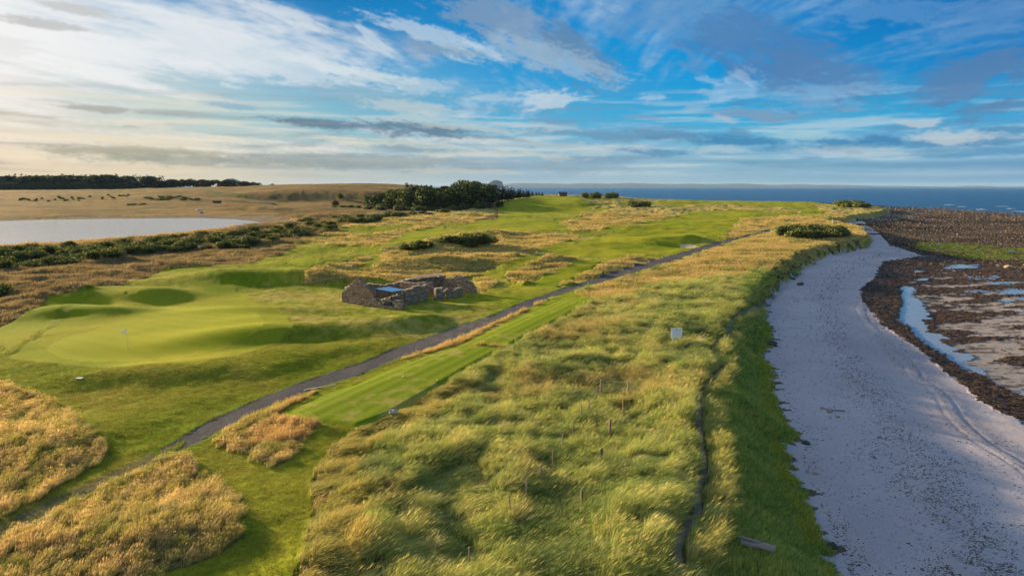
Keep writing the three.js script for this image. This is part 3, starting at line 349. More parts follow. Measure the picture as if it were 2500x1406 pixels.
{
  const ds = []; { let d = 24; while (d < 1750) { ds.push(d); d += Math.min(d * d * 8.6e-5, Math.max(0.013 * d, 0.05)); } }
  const NX = 980, ND = ds.length, N = NX * ND, P = new Float32Array(N * 3), zone = new Uint8Array(N);
  for (let j = 0; j < ND; j++) for (let i = 0; i < NX; i++) {
    const d = ds[j], s = (i / (NX - 1)) * 2 - 1, x = s * (d * 0.84 + 14), z = zoneAt(x, d), k = j * NX + i;
    zone[k] = z; P[k * 3] = x; P[k * 3 + 1] = z === Z.poolbed ? POOLY - 0.06 : macro(x, d) + micro(z, x, d); P[k * 3 + 2] = -d;
  }
  const Nn = new Float32Array(N * 3);
  for (let j = 0; j < ND; j++) for (let i = 0; i < NX; i++) {
    const a = (j * NX + Math.max(0, i - 1)) * 3, b = (j * NX + Math.min(NX - 1, i + 1)) * 3, c = (Math.max(0, j - 1) * NX + i) * 3, e = (Math.min(ND - 1, j + 1) * NX + i) * 3, k = (j * NX + i) * 3;
    const ux = P[b] - P[a], uy = P[b + 1] - P[a + 1], uz = P[b + 2] - P[a + 2], vx = P[e] - P[c], vy = P[e + 1] - P[c + 1], vz = P[e + 2] - P[c + 2];
    let nx = uy * vz - uz * vy, ny = uz * vx - ux * vz, nz = ux * vy - uy * vx; const l = Math.hypot(nx, ny, nz) || 1; Nn[k] = nx / l; Nn[k + 1] = ny / l; Nn[k + 2] = nz / l;
  }
  console.log('net', NX, ND);
  for (const [name, ids, mat] of COVER) {
    const map = new Int32Array(N).fill(-1), pos = [], nor = [], col = [], uv = [], idx = []; let n = 0; const set = new Set(ids);
    for (let j = 0; j < ND - 1; j++) for (let i = 0; i < NX - 1; i++) {
      const k = j * NX + i; if (!set.has(zone[k])) continue;
      const q = [k, k + 1, k + NX + 1, k + NX].map(v => {
        if (map[v] < 0) { map[v] = n++; const x = P[v * 3], d = -P[v * 3 + 2], c = colour(set.has(zone[v]) ? zone[v] : zone[k], x, d); pos.push(x, P[v * 3 + 1], -d); nor.push(Nn[v * 3], Nn[v * 3 + 1], Nn[v * 3 + 2]); col.push(Math.max(0.004, c[0]), Math.max(0.004, c[1]), Math.max(0.003, c[2])); uv.push(x / 3, d / 3); }
        return map[v];
      });
      idx.push(q[0], q[1], q[2], q[0], q[2], q[3]);
    }
    if (!n) { console.log('empty', name); continue; }
    const g = new THREE.BufferGeometry();
    g.setAttribute('position', new THREE.Float32BufferAttribute(pos, 3)); g.setAttribute('normal', new THREE.Float32BufferAttribute(nor, 3)); g.setAttribute('color', new THREE.Float32BufferAttribute(col, 3)); g.setAttribute('uv', new THREE.Float32BufferAttribute(uv, 2)); g.setIndex(idx);
    const m = new THREE.Mesh(g, mat); m.name = name; m.userData.kind = 'structure'; m.receiveShadow = m.castShadow = true; scene.add(m);
  }
}
console.log('ground done');
// wide land and sea beyond the net
function sheet(name, pts, y, mat, kind = 'structure') {
  const s = new THREE.Shape(pts.map(p => new THREE.Vector2(p[0], p[1]))), g = new THREE.ShapeGeometry(s); g.rotateX(-Math.PI / 2); g.translate(0, y, 0);
  const p = g.attributes.position, uv = new Float32Array(p.count * 2); for (let i = 0; i < p.count; i++) { uv[i * 2] = p.getX(i) / 60; uv[i * 2 + 1] = -p.getZ(i) / 60; } g.setAttribute('uv', new THREE.BufferAttribute(uv, 2));
  const m = new THREE.Mesh(g, mat); m.name = name; m.userData.kind = kind; m.receiveShadow = true; scene.add(m); return m;
}
const wavesTex = fabric(9, 1024, 0.5, 0.9, 14);
const seaMat = new THREE.MeshPhysicalMaterial({ color: new THREE.Color().setRGB(0.010, 0.065, 0.150), roughness: 0.32, bumpMap: wavesTex, bumpScale: 0.5, specularIntensity: 0.45 });
sheet('sea', [[-6000, -300], [30000, -300], [30000, 26000], [-30000, 26000], [-30000, 1400], [-6000, 1400]], SEA_Y, seaMat);
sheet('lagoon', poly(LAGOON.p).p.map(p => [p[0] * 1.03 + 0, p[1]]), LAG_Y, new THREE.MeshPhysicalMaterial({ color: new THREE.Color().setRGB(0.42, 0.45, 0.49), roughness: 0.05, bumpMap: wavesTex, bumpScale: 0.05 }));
// ------------------------------------------------------------------ things: naming and placing
const taken = {};
function numbered(n) { taken[n] = (taken[n] ?? -1) + 1; return taken[n] ? n + '_' + String(taken[n]).padStart(3, '0') : n; }
function tag(o, label, category, group, kind) { o.userData = { ...o.userData, label, category }; if (group) o.userData.group = group; if (kind) o.userData.kind = kind; return o; }
const shade = o => o.traverse(m => { if (m.isMesh) m.castShadow = m.receiveShadow = true; });
function thing(name, label, category, pos, group) { const g = new THREE.Group(); g.name = numbered(name); if (pos) g.position.copy(pos); tag(g, label, category, group); scene.add(g); return g; }
function part(name, geo, mat, parent) { const m = new THREE.Mesh(geo, mat); m.name = name; m.castShadow = m.receiveShadow = true; parent.add(m); return m; }
function copyOf(o, label, group) { const c = o.clone(); c.userData = { ...o.userData }; c.name = numbered(o.name.replace(/_\d{3}$/, '')); if (label) c.userData.label = label; if (group) c.userData.group = group; scene.add(c); return c; }
const std = (r, g, b, rough = 0.9, extra = {}) => new THREE.MeshStandardMaterial({ color: new THREE.Color().setRGB(r, g, b), roughness: rough, ...extra });
const box = (w, h, t, x = 0, y = 0, z = 0) => new THREE.BoxGeometry(w, h, t).translate(x, y, z);
const inView = (x, d, m = 0.06) => { const r = Math.abs(x / d); return r < 0.755 + m + 2 / d; };

// ------------------------------------------------------------------ water on the tidal flat
const poolMat = new THREE.MeshPhysicalMaterial({ color: new THREE.Color().setRGB(0.20, 0.22, 0.24), roughness: 0.03, bumpMap: wavesTex, bumpScale: 0.01 });
sheet('tide_pool', POOL.p, POOLY, poolMat);
[[2330, 649, 62, 5], [2240, 663, 16, 1.8], [2242, 682, 26, 3], [2225, 690, 14, 1.4], [2402, 674, 44, 5], [2448, 688, 40, 4], [2478, 707, 38, 8], [2385, 707, 34, 3.4], [2350, 716, 16, 1.6], [2520, 724, 30, 6], [2450, 731, 26, 3], [2500, 757, 12, 4], [2530, 690, 40, 5], [2495, 955, 16, 5], [2290, 598, 9, 0.8], [2330, 603, 7, 0.6], [2390, 607, 10, 0.8], [2470, 612, 9, 0.8], [2440, 544, 26, 0.7], [2400, 517.5, 50, 0.7]].forEach(([px, py, w, h], k) => {
  const pts = []; for (let i = 0; i < 26; i++) { const t = i / 26 * Math.PI * 2, q = 1 + 0.55 * noise(k * 7 + Math.cos(t) * 2.2, Math.sin(t) * 2.2); pts.push(onPlane(px + w * q * Math.cos(t), py + h * q * Math.sin(t), POOLY)); }
  const c = onPlane(px, py, POOLY); let y = macro(c[0], c[1]) + micro(zoneAt(...c), ...c); for (let i = 0; i < 8; i++) { const p = pts[i * 3]; y += macro(p[0], p[1]) + micro(zoneAt(p[0], p[1]), p[0], p[1]); } y = y / 9 + 0.05;
  sheet(numbered('shallow_pool'), ragged(pts, c[1] > 260 ? 0.5 : 1.4), y - 0.015, poolMat);
});

// ------------------------------------------------------------------ distant land over the sea, haze
function ridge(name, d, thick, pts, mat, sx = 1) {   // px, height in metres: a long hill with a rounded back
  const pos = [], idx = [], M = 9;
  pts.forEach(([px, h], i) => { const x = (px - 1250) / FOC * d; for (let k = 0; k < M; k++) { const t = k / (M - 1) * 2 - 1; pos.push(x, Math.max(-8, h * (1 - t * t) - 2), -(d + t * thick)); } if (i) for (let k = 0; k < M - 1; k++) { const a = (i - 1) * M + k, b = i * M + k; idx.push(a, b, b + 1, a, b + 1, a + 1); } });
  const g = new THREE.BufferGeometry(); g.setAttribute('position', new THREE.Float32BufferAttribute(pos, 3)); g.setIndex(idx); g.computeVertexNormals();
  const m = new THREE.Mesh(g, mat); m.name = name; m.userData.kind = 'structure'; scene.add(m); return m;
}
const smoothRidge = (a, n, f) => Array.from({ length: n }, (_, i) => { const t = i / (n - 1), px = lerp(a[0], a[1], t); return [px, f(t, px)]; });
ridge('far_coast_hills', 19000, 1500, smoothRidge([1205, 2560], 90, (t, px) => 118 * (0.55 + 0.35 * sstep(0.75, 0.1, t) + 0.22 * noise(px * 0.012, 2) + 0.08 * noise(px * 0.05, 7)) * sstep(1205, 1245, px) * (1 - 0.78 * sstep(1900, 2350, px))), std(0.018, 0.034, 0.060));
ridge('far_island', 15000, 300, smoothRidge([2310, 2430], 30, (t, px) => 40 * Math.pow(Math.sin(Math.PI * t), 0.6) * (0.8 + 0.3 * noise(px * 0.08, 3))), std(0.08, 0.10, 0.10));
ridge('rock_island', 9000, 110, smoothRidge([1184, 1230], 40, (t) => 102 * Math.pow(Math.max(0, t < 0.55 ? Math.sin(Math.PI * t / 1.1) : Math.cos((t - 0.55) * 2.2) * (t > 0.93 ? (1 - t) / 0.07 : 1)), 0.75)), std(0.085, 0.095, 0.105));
ridge('cone_hill', 7600, 260, smoothRidge([535, 612], 40, (t) => 108 * Math.pow(Math.sin(Math.PI * Math.pow(t, 0.92)), 1.35)), std(0.16, 0.15, 0.10));
ridge('low_hills', 3600, 260, smoothRidge([590, 800], 60, (t, px) => (29 + 4 * noise(px * 0.05, 4) + 3 * noise(px * 0.16, 8) - 8 * t) * sstep(0, 0.1, t)), std(0.06, 0.065, 0.04));

scene.fog = new THREE.FogExp2(new THREE.Color().setRGB(0.45, 0.70, 1.0), 2e-5);

// ------------------------------------------------------------------ grass: tufts of real blades
function tussock(x, d, cell) {   // distance to the nearest tussock centre in cells, and its own random number
  const u = x / cell, v = d / cell, i0 = Math.floor(u), j0 = Math.floor(v); let m = 9, id = 0;
  for (let i = i0 - 1; i <= i0 + 1; i++) for (let j = j0 - 1; j <= j0 + 1; j++) { const h1 = PERM[PERM[(i & 255)] + (j & 255)], h2 = PERM[h1 + 91], q = Math.hypot(u - i - 0.15 - 0.7 * h1 / 255, v - j - 0.15 - 0.7 * h2 / 255); if (q < m) { m = q; id = h2 / 255; } }
  return [m, id];
}
function tuftGeo(seed, n, h, spread, lean, width, curl = 0.5, heads = 0) {
  const r = rng(seed), pos = [], nor = [], col = [];
  for (let k = 0; k < n; k++) {
    const a0 = r() * 6.283, rr = Math.sqrt(r()) * spread, x = Math.cos(a0) * rr, z = Math.sin(a0) * rr, H = h * (0.55 + 0.6 * r()), out = 0.25 + 0.35 * r();
    let lx = lean * (0.5 + 0.9 * r()) + Math.cos(a0) * out * 0.8, lz = -0.25 * lean + Math.sin(a0) * out * 0.8 + (r() - 0.5) * 0.4;
    const yaw = r() * 6.283, wx = Math.cos(yaw) * width * (0.6 + 0.7 * r()), wz = Math.sin(yaw) * width * (0.6 + 0.7 * r());
    const pt = t => [x + lx * H * (0.35 * t + 0.65 * t * t), H * (t - curl * 0.45 * t * t * t), z + lz * H * (0.35 * t + 0.65 * t * t)];
    const p0 = pt(0), p1 = pt(0.55), p2 = pt(1), w = [1, 0.75];
    const a = [p0[0] - wx * w[0], p0[1] - 0.05, p0[2] - wz * w[0]], b = [p0[0] + wx, p0[1] - 0.05, p0[2] + wz], c = [p1[0] + wx * w[1], p1[1], p1[2] + wz * w[1]], e = [p1[0] - wx * w[1], p1[1], p1[2] - wz * w[1]];
    const br = 0.5 + 0.95 * r(), q0 = [0.92 * br, 1.0 * br, 0.9 * br], q1 = [1.04 * br, 1.0 * br, 1.0 * br];
    for (const [v, q] of [[a, q0], [b, q0], [c, q1], [a, q0], [c, q1], [e, q1], [e, q1], [c, q1], [p2, q1]]) { pos.push(...v); col.push(...q); }
  }
  for (let k = 0; k < heads; k++) {   // seed heads on thin stems
    const a0 = r() * 6.283, rr = Math.sqrt(r()) * spread, x = Math.cos(a0) * rr, z = Math.sin(a0) * rr, H = h * (1.1 + 0.35 * r()), lx = lean * (0.4 + 0.5 * r()), lz = (r() - 0.5) * 0.3, p = t => [x + lx * H * t * t, H * t * (1 - 0.12 * t), z + lz * H * t * t], w = width * 1.3, a = p(0.2), b = p(0.72), e = p(0.86), f = p(1), y = r() * 3.14, cx = Math.cos(y), cz = Math.sin(y);
    const S = (v, q) => [v[0] + cx * q, v[1], v[2] + cz * q], qc = [1.55, 1.3, 1.15];
    for (const v of [S(a, -w * 0.25), S(a, w * 0.25), b, S(e, -w), b, S(e, w), S(e, -w), S(e, w), f]) { pos.push(...v); col.push(...qc); }
  }
  const g = new THREE.BufferGeometry(); g.setAttribute('position', new THREE.Float32BufferAttribute(pos, 3)); g.setAttribute('color', new THREE.Float32BufferAttribute(col, 3)); g.computeVertexNormals(); return g;
}
const bladeMat = new THREE.MeshPhysicalMaterial({ vertexColors: true, roughness: 1, transmission: 0.34, thickness: 0, side: THREE.DoubleSide, specularIntensity: 0.15 });
const M4 = new THREE.Matrix4(), Q4 = new THREE.Quaternion(), E4 = new THREE.Euler(), V4 = new THREE.Vector3(), S4 = new THREE.Vector3();
function plant(name, label, geos, spots, mat = bladeMat) {   // spots: [x, y, d, scale, scaleY, turn, tilt, colour]
  geos.forEach((g, v) => {
    const own = spots.filter((_, i) => i % geos.length === v); if (!own.length) return;
    const im = new THREE.InstancedMesh(g, mat, own.length); im.name = numbered(name);
    own.forEach((s, i) => { Q4.setFromEuler(E4.set(s[6], s[5], s[6] * 0.7)); im.setMatrixAt(i, M4.compose(V4.set(s[0], s[1], -s[2]), Q4, S4.set(s[3], s[4], s[3]))); im.setColorAt(i, new THREE.Color().setRGB(...s[7])); });
    im.castShadow = im.receiveShadow = true; tag(im, label, 'grass', null, 'stuff'); scene.add(im);
  });
}
const g3 = (a, b, t) => mix3(a, b, clamp(t));
{
  const R = rng(1234), mar = [], fes = [], bank = [], roughT = [], heathT = [], turfT = [];
  let d = 26;
  while (d < 420) {
    const sp = Math.max(0.30, d * 0.0052), hw = Math.min(d * 0.80 + 4, 330);
    for (let x = -hw; x < hw; x += sp) {
      const X = x + (R() - 0.5) * sp * 1.3, D = d + (R() - 0.5) * sp * 1.3, z = zoneAt(X, D);
      if (z === Z.turf && D < 82) { const n2 = fbm(X * 0.45, D * 0.45 + 9, 3), n1 = fbm(X * 0.07 + 5, D * 0.07, 4), r = R(), c = g3([0.19, 0.222, 0.026], [0.36, 0.305, 0.075], 0.45 + 1.2 * n1 + 0.8 * n2 + (r - 0.5) * 0.7); turfT.push([X, macro(X, D) + micro(z, X, D) - 0.01, D, Math.max(1, sp / 0.34), clamp(0.8 + 0.8 * n2, 0.3, 1.6), R() * 2 - 1, 0, c]); continue; }
      if (z !== Z.marram && z !== Z.fescue && z !== Z.bank && z !== Z.rough && z !== Z.heath && z !== Z.meadow) continue;
      if (D > 100 && (z === Z.marram || z === Z.rough || z === Z.meadow) && X > PATH.x0 && X < PATH.x1 + 3 && D < PATH.d1 + 3 && lineDist(PATH.p, X, D) < 0.9) continue;
      const n1 = fbm(X * 0.11 + 3, D * 0.11, 3), n2 = fbm(X * 0.45, D * 0.45 + 9, 3), r = R(), y = macro(X, D) + micro(z, X, D) - 0.02, turn = (R() - 0.5) * 1.1, tilt = (R() - 0.5) * 0.25;
      if (z === Z.marram) {
        const tl = lineDist(TRAIL, X, D); if (tl < 0.5 && D < 150) continue;
        const right = tl < 2.6 && coastSd(X, D) < 9, [tq, tid] = tussock(X + 0.4 * n2, D * 0.85 + 0.5 * n1, n1 > 0.02 ? 2.1 : 1.2), edge = D < 60 && X < 6 ? lineDist(MARRAM.p, X, D) : 9, flat = sstep(0.12, 0.3, fbm(X * 0.17 + 70, D * 0.2 + 3, 3));
        if (tq > 0.5 && R() < 0.72) continue;
        if (D > 120 && r < 0.35) continue;
        let c = g3([0.235, 0.310, 0.078], [0.450, 0.460, 0.130], 0.3 + 0.9 * n1 + 0.4 * n2 + (tid - 0.4) * 0.9 + (r - 0.5) * 0.4); if (r > 0.92) c = [0.60, 0.54, 0.24];
        c = g3(c, [0.42, 0.315, 0.115], 0.6 * sstep(0.15, 0.42, fbm(X * 0.06 + 30, D * 0.06, 3) + 0.2 * n2 + (inPoly(TAWNY, X + 3 * n1, D + 4 * n2) ? 0.3 : 0)));
        c = g3(c, [0.16, 0.215, 0.070], 0.8 * sstep(0.12, 0.38, -n1 + 0.3 * n2 - 0.05));
        const hgt = (0.9 + 0.75 * n2 + 0.35 * n1 + 0.3 * (R() - 0.5)) * (right ? 1.25 : 1) * (1.25 - 0.95 * tq) * (1 - 0.6 * flat) * (edge < 3.2 ? 0.35 + 0.2 * edge : 1), s = sp / 0.30;
        if (edge < 2.8) c = g3(c, g3([0.40, 0.37, 0.085], [0.54, 0.41, 0.12], 0.5 + n2 * 1.4), 0.7);
        mar.push([X, y, D, Math.min(2.4, 0.9 * Math.sqrt(s) + 0.1), clamp(hgt, 0.28, 1.6), turn, tilt, c]);
      } else if (z === Z.fescue) {
        let c = g3([0.36, 0.34, 0.085], [0.58, 0.43, 0.16], 0.5 + 1.3 * n1 + 0.9 * n2 + (r - 0.5) * 0.5); if (r > 0.88) c = [0.72, 0.56, 0.30]; if (n2 < -0.22) c = [0.25, 0.285, 0.065];
        const [fq, fid] = tussock(X, D * 0.85, 0.95); if (fq > 0.55 && R() < 0.6) continue; c = g3(c, fid > 0.5 ? [0.64, 0.50, 0.22] : [0.34, 0.33, 0.085], 0.45);
        if (X > -19 && D > 46) c = g3(c, [0.58, 0.38, 0.15], 0.6);
        fes.push([X, y, D, Math.max(0.9, sp / 0.33), clamp(1.3 - 0.9 * fq + 0.7 * n2 + 0.3 * (R() - 0.5), 0.4, 1.7), turn, tilt, c]);
      } else if (z === Z.bank) {
        const tl = lineDist(TRAIL, X, D), tall = tl < 1.7 && tl > 0.55 && n2 > 0.06 ? 1 : 0; if (tl < 0.4 || coastSd(X, D) < 0.5 + 0.9 * n2) continue;
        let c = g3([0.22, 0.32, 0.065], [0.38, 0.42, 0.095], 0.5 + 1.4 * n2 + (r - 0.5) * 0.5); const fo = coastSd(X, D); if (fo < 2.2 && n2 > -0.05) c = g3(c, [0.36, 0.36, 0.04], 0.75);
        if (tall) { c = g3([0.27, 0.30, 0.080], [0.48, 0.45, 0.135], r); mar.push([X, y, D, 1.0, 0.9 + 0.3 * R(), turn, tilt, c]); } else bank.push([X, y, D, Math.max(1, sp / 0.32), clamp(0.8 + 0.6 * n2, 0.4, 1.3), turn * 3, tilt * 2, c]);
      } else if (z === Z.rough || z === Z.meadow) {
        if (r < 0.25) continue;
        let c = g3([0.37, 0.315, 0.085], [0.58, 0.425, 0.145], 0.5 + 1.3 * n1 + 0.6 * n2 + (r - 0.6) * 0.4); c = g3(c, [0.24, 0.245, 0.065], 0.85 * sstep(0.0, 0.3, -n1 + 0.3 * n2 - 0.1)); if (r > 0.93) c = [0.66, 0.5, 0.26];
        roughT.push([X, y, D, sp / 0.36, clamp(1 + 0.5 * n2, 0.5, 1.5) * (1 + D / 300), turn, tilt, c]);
      } else {
        const reed = lagSd(X, D) < 15; if (r < 0.35 && !reed) continue;
        let c = reed ? g3([0.36, 0.25, 0.10], [0.56, 0.40, 0.16], 0.5 + n2) : g3([0.20, 0.150, 0.065], [0.36, 0.27, 0.13], 0.5 + 1.3 * n1 + 0.6 * n2 + (r - 0.6) * 0.4); if (fbm(X * 0.02 + 50, D * 0.03, 3) > 0.15) c = g3(c, [0.15, 0.16, 0.05], 0.6);
        heathT.push([X, y, D, sp / 0.36, clamp(1.1 + 0.5 * n2, 0.5, 1.6) * (1 + D / 260) * (reed ? 2 : 1), turn, tilt, c]);
      }
    }
    d += sp * 0.95;
  }
  console.log('tufts', turfT.length, mar.length, fes.length, bank.length, roughT.length, heathT.length);
  plant('marram_grass', 'tall wind-bent yellow green dune grass between the tees and the beach', [0, 1, 2, 3].map(i => tuftGeo(100 + i, 62, 0.95, 0.28, 0.62, 0.0105, 0.5, 3)), mar);
  plant('fescue_grass', 'tawny knee-high fescue in uncut patches beside the footpath', [0, 1, 2].map(i => tuftGeo(200 + i, 54, 0.46, 0.24, 0.5, 0.0085, 0.5, 5)), fes);
  plant('bank_grass', 'dark green grass on the shaded bank above the beach', [0, 1, 2].map(i => tuftGeo(300 + i, 44, 0.50, 0.26, 0.15, 0.012)), bank);
  plant('turf_grass', 'short olive semi-rough turf around the putting green and path', [0, 1].map(i => tuftGeo(600 + i, 40, 0.075, 0.3, 0.5, 0.011)), turfT);
  plant('rough_grass', 'golden dry rough grass among the mown fairways', [0, 1, 2].map(i => tuftGeo(400 + i, 30, 0.34, 0.28, 0.4, 0.013)), roughT);
  plant('heath_grass', 'brown heathy grass between the gorse belt and the green', [0, 1, 2].map(i => tuftGeo(500 + i, 30, 0.36, 0.28, 0.4, 0.013)), heathT);
}
// ------------------------------------------------------------------ seaweed, wrack and shore stones
function lump(seed, jag = 0.5, detail = 1, flat = 0.6) { const g = new THREE.IcosahedronGeometry(1, detail), p = g.attributes.position; for (let i = 0; i < p.count; i++) { const x = p.getX(i), y = p.getY(i), z = p.getZ(i), k = 1 + jag * noise(x * 1.7 + seed * 3.1, z * 1.7 + y * 2.3 + seed); p.setXYZ(i, x * k, y * k * flat, z * k); } g.computeVertexNormals(); return g; }
function scatterLumps(name, label, category, geos, spots, mat) {
  geos.forEach((g, v) => {
    const own = spots.filter((_, i) => i % geos.length === v); if (!own.length) return; const im = new THREE.InstancedMesh(g, mat, own.length); im.name = numbered(name);
    own.forEach((s, i) => { Q4.setFromEuler(E4.set(s[6] || 0, s[5], s[7] || 0)); im.setMatrixAt(i, M4.compose(V4.set(s[0], s[1], -s[2]), Q4, S4.set(s[3], s[4], s[3] * (s[9] || 1)))); im.setColorAt(i, new THREE.Color().setRGB(...s[8])); });
    im.castShadow = im.receiveShadow = true; tag(im, label, category, null, 'stuff'); scene.add(im);
  });
}
{
  const R = rng(99), weed = [], wrack = [], stones = [], pebble = [];
  for (let d = 40; d < 260;) { const sp = Math.max(0.34, d * 0.0036); for (let x = 18; x < d * 0.80 + 4; x += sp) { const X = x + (R() - 0.5) * sp, D = d + (R() - 0.5) * sp, z = zoneAt(X, D); if (z === Z.weed || (z === Z.flat && R() < 0.03)) { if (inPoly(POOL, X, D) || R() < 0.25) continue; const k = R(), n = fbm(X * 0.2, D * 0.2, 3); weed.push([X, macro(X, D) + micro(z, X, D), D, sp * (0.35 + 0.5 * R()), 0.03 + 0.07 * R() * R(), R() * 6.3, (R() - 0.5) * 0.3, (R() - 0.5) * 0.3, g3([0.026, 0.016, 0.011], [0.105, 0.050, 0.022], k * k + 0.5 * n), 0.3 + 0.4 * R()]); } } d += sp; }
  for (let i = 0; i < 90000; i++) {
    const D = 32 + 150 * Math.pow(R(), 1.5), X = 16 + R() * (D * 0.8 - 12); const cs = -coastSd(X, D); if (cs < 0.3 || cs > 45 || zoneAt(X, D) !== Z.sand) continue;
    const n = fbm(X * 0.12 + 5, D * 0.12, 3), w = Math.exp(-(((cs - 9 - 6 * n) / 2.0) ** 2)) + 0.35 * Math.exp(-(((cs - 16 - 5 * n) / 2) ** 2)) + 0.9 * Math.exp(-((cs / 1.1) ** 2)) + 0.08; if (R() > w || fbm(X * 0.6, D * 0.6, 2) < -0.12) continue;
    const s = (0.02 + 0.06 * R() * R() * R()) * (1 + D / 130); wrack.push([X, macro(X, D) + micro(Z.sand, X, D) + 0.01, D, s * 1.7, s * 0.35, 0.5 + (R() - 0.5) * 1.1, 0, 0, g3([0.03, 0.026, 0.024], [0.12, 0.09, 0.06], R()), 0.3 + 0.3 * R()]);
  }
  for (let d = 150; d < 780;) { const sp = Math.max(0.7, d * 0.0027); for (let x = 40; x < d * 0.80; x += sp) { const X = x + (R() - 0.5) * sp, D = d + (R() - 0.5) * sp, z = zoneAt(X, D); if (z !== Z.rock && !(z === Z.algae && R() < 0.2) && !(z === Z.weed && D > 165 && R() < 0.12)) continue; const n = fbm(X * 0.02 + 7, D * 0.03, 3); if (R() > 0.55 + 1.2 * n) continue; const k = R(), s = sp * (0.2 + 0.55 * R() * R() * R()); const y = macro(X, D) + micro(z, X, D); if (y < SEA_Y - 0.2) continue; stones.push([X, y + s * 0.2, D, s, s * (0.7 + 0.4 * R()), R() * 6.3, (R() - 0.5) * 0.5, (R() - 0.5) * 0.5, k > 0.985 ? [0.30, 0.25, 0.19] : g3([0.040, 0.033, 0.030], [0.17, 0.105, 0.060], k * k + 0.3 * n)]); } d += sp * 1.25; }
  console.log('shore', weed.length, wrack.length, stones.length);
  const lm = new THREE.MeshStandardMaterial({ roughness: 0.85 }), wm = new THREE.MeshPhysicalMaterial({ roughness: 0.8, specularIntensity: 0.3 });
  scatterLumps('seaweed', 'dark brown seaweed lying along the tide line', 'seaweed', [1, 2, 3].map(i => lump(i, 1.0, 1, 1)), weed, wm);
  scatterLumps('beach_wrack', 'small dark wrack fragments strewn over the pale sand', 'wrack', [4, 5].map(i => lump(i, 0.9, 0, 1)), wrack, lm);
  scatterLumps('shore_stones', 'brown stones covering the rocky foreshore', 'stones', [6, 7, 8].map(i => lump(i, 0.7, 0, 1)), stones, lm);
}
console.log('cover done');

// ------------------------------------------------------------------ shrubs and trees
function leaves(seed, lobes, n, size, dark, light, flat = 0) {   // leaf-sized faces through the volume of each lobe [x, y, z, r, ry]
  const r = rng(seed), pos = [], col = [], nor = []; let tot = 0; lobes.forEach(l => tot += l[3] * l[3]);
  for (const l of lobes) {
    const k = Math.round(n * l[3] * l[3] / tot);
    for (let i = 0; i < k; i++) {
      const u = r() * 2 - 1, a = r() * 6.283, q = Math.sqrt(1 - u * u), dir = [q * Math.cos(a), u, q * Math.sin(a)], bump = 1 + 0.28 * noise(dir[0] * 2.3 + seed, dir[2] * 2.3 + dir[1] * 1.9), rad = Math.pow(0.45 + 0.55 * r(), 0.5) * bump;
      const c = [l[0] + dir[0] * l[3] * rad, Math.max(0.02, l[1] + dir[1] * l[4] * rad), l[2] + dir[2] * l[3] * rad];
      const s = size * (0.6 + 0.8 * r()), e1 = [r() - 0.5, (r() - 0.5) * (1 - flat), r() - 0.5], e2 = [r() - 0.5, (r() - 0.5) * (1 - flat), r() - 0.5];
      const n1 = Math.hypot(...e1) || 1, n2 = Math.hypot(...e2) || 1, t = r(), cc = mix3(dark, light, t * t);
      const P = [[-1, -0.6], [1, -0.5], [0.2, 1]].map(([A, B]) => [0, 1, 2].map(m => c[m] + e1[m] / n1 * A * s * 0.7 + e2[m] / n2 * B * s));
      const nn = [dir[0] * 0.8 + (r() - 0.5) * 0.8, dir[1] * 0.8 + 0.25 + (r() - 0.5) * 0.8, dir[2] * 0.8 + (r() - 0.5) * 0.8], nl = Math.hypot(...nn) || 1;
      for (const v of P) { pos.push(...v); col.push(...cc); nor.push(nn[0] / nl, nn[1] / nl, nn[2] / nl); }
    }
  }
  const g = new THREE.BufferGeometry(); g.setAttribute('position', new THREE.Float32BufferAttribute(pos, 3)); g.setAttribute('color', new THREE.Float32BufferAttribute(col, 3)); g.setAttribute('normal', new THREE.Float32BufferAttribute(nor, 3)); return g;
}
const leafMat = new THREE.MeshPhysicalMaterial({ vertexColors: true, roughness: 1, side: THREE.DoubleSide, transmission: 0.15, thickness: 0, specularIntensity: 0.3 });
const barkMat = std(0.07, 0.055, 0.042, 0.95);
const limb = (a, b, r0, r1) => { const A = new THREE.Vector3(...a), B = new THREE.Vector3(...b), L = A.distanceTo(B), g = new THREE.CylinderGeometry(r1, r0, L, 6, 1); g.translate(0, L / 2, 0); g.applyQuaternion(new THREE.Quaternion().setFromUnitVectors(new THREE.Vector3(0, 1, 0), B.clone().sub(A).normalize())); g.translate(...a); return g; };
const PROTO = {};
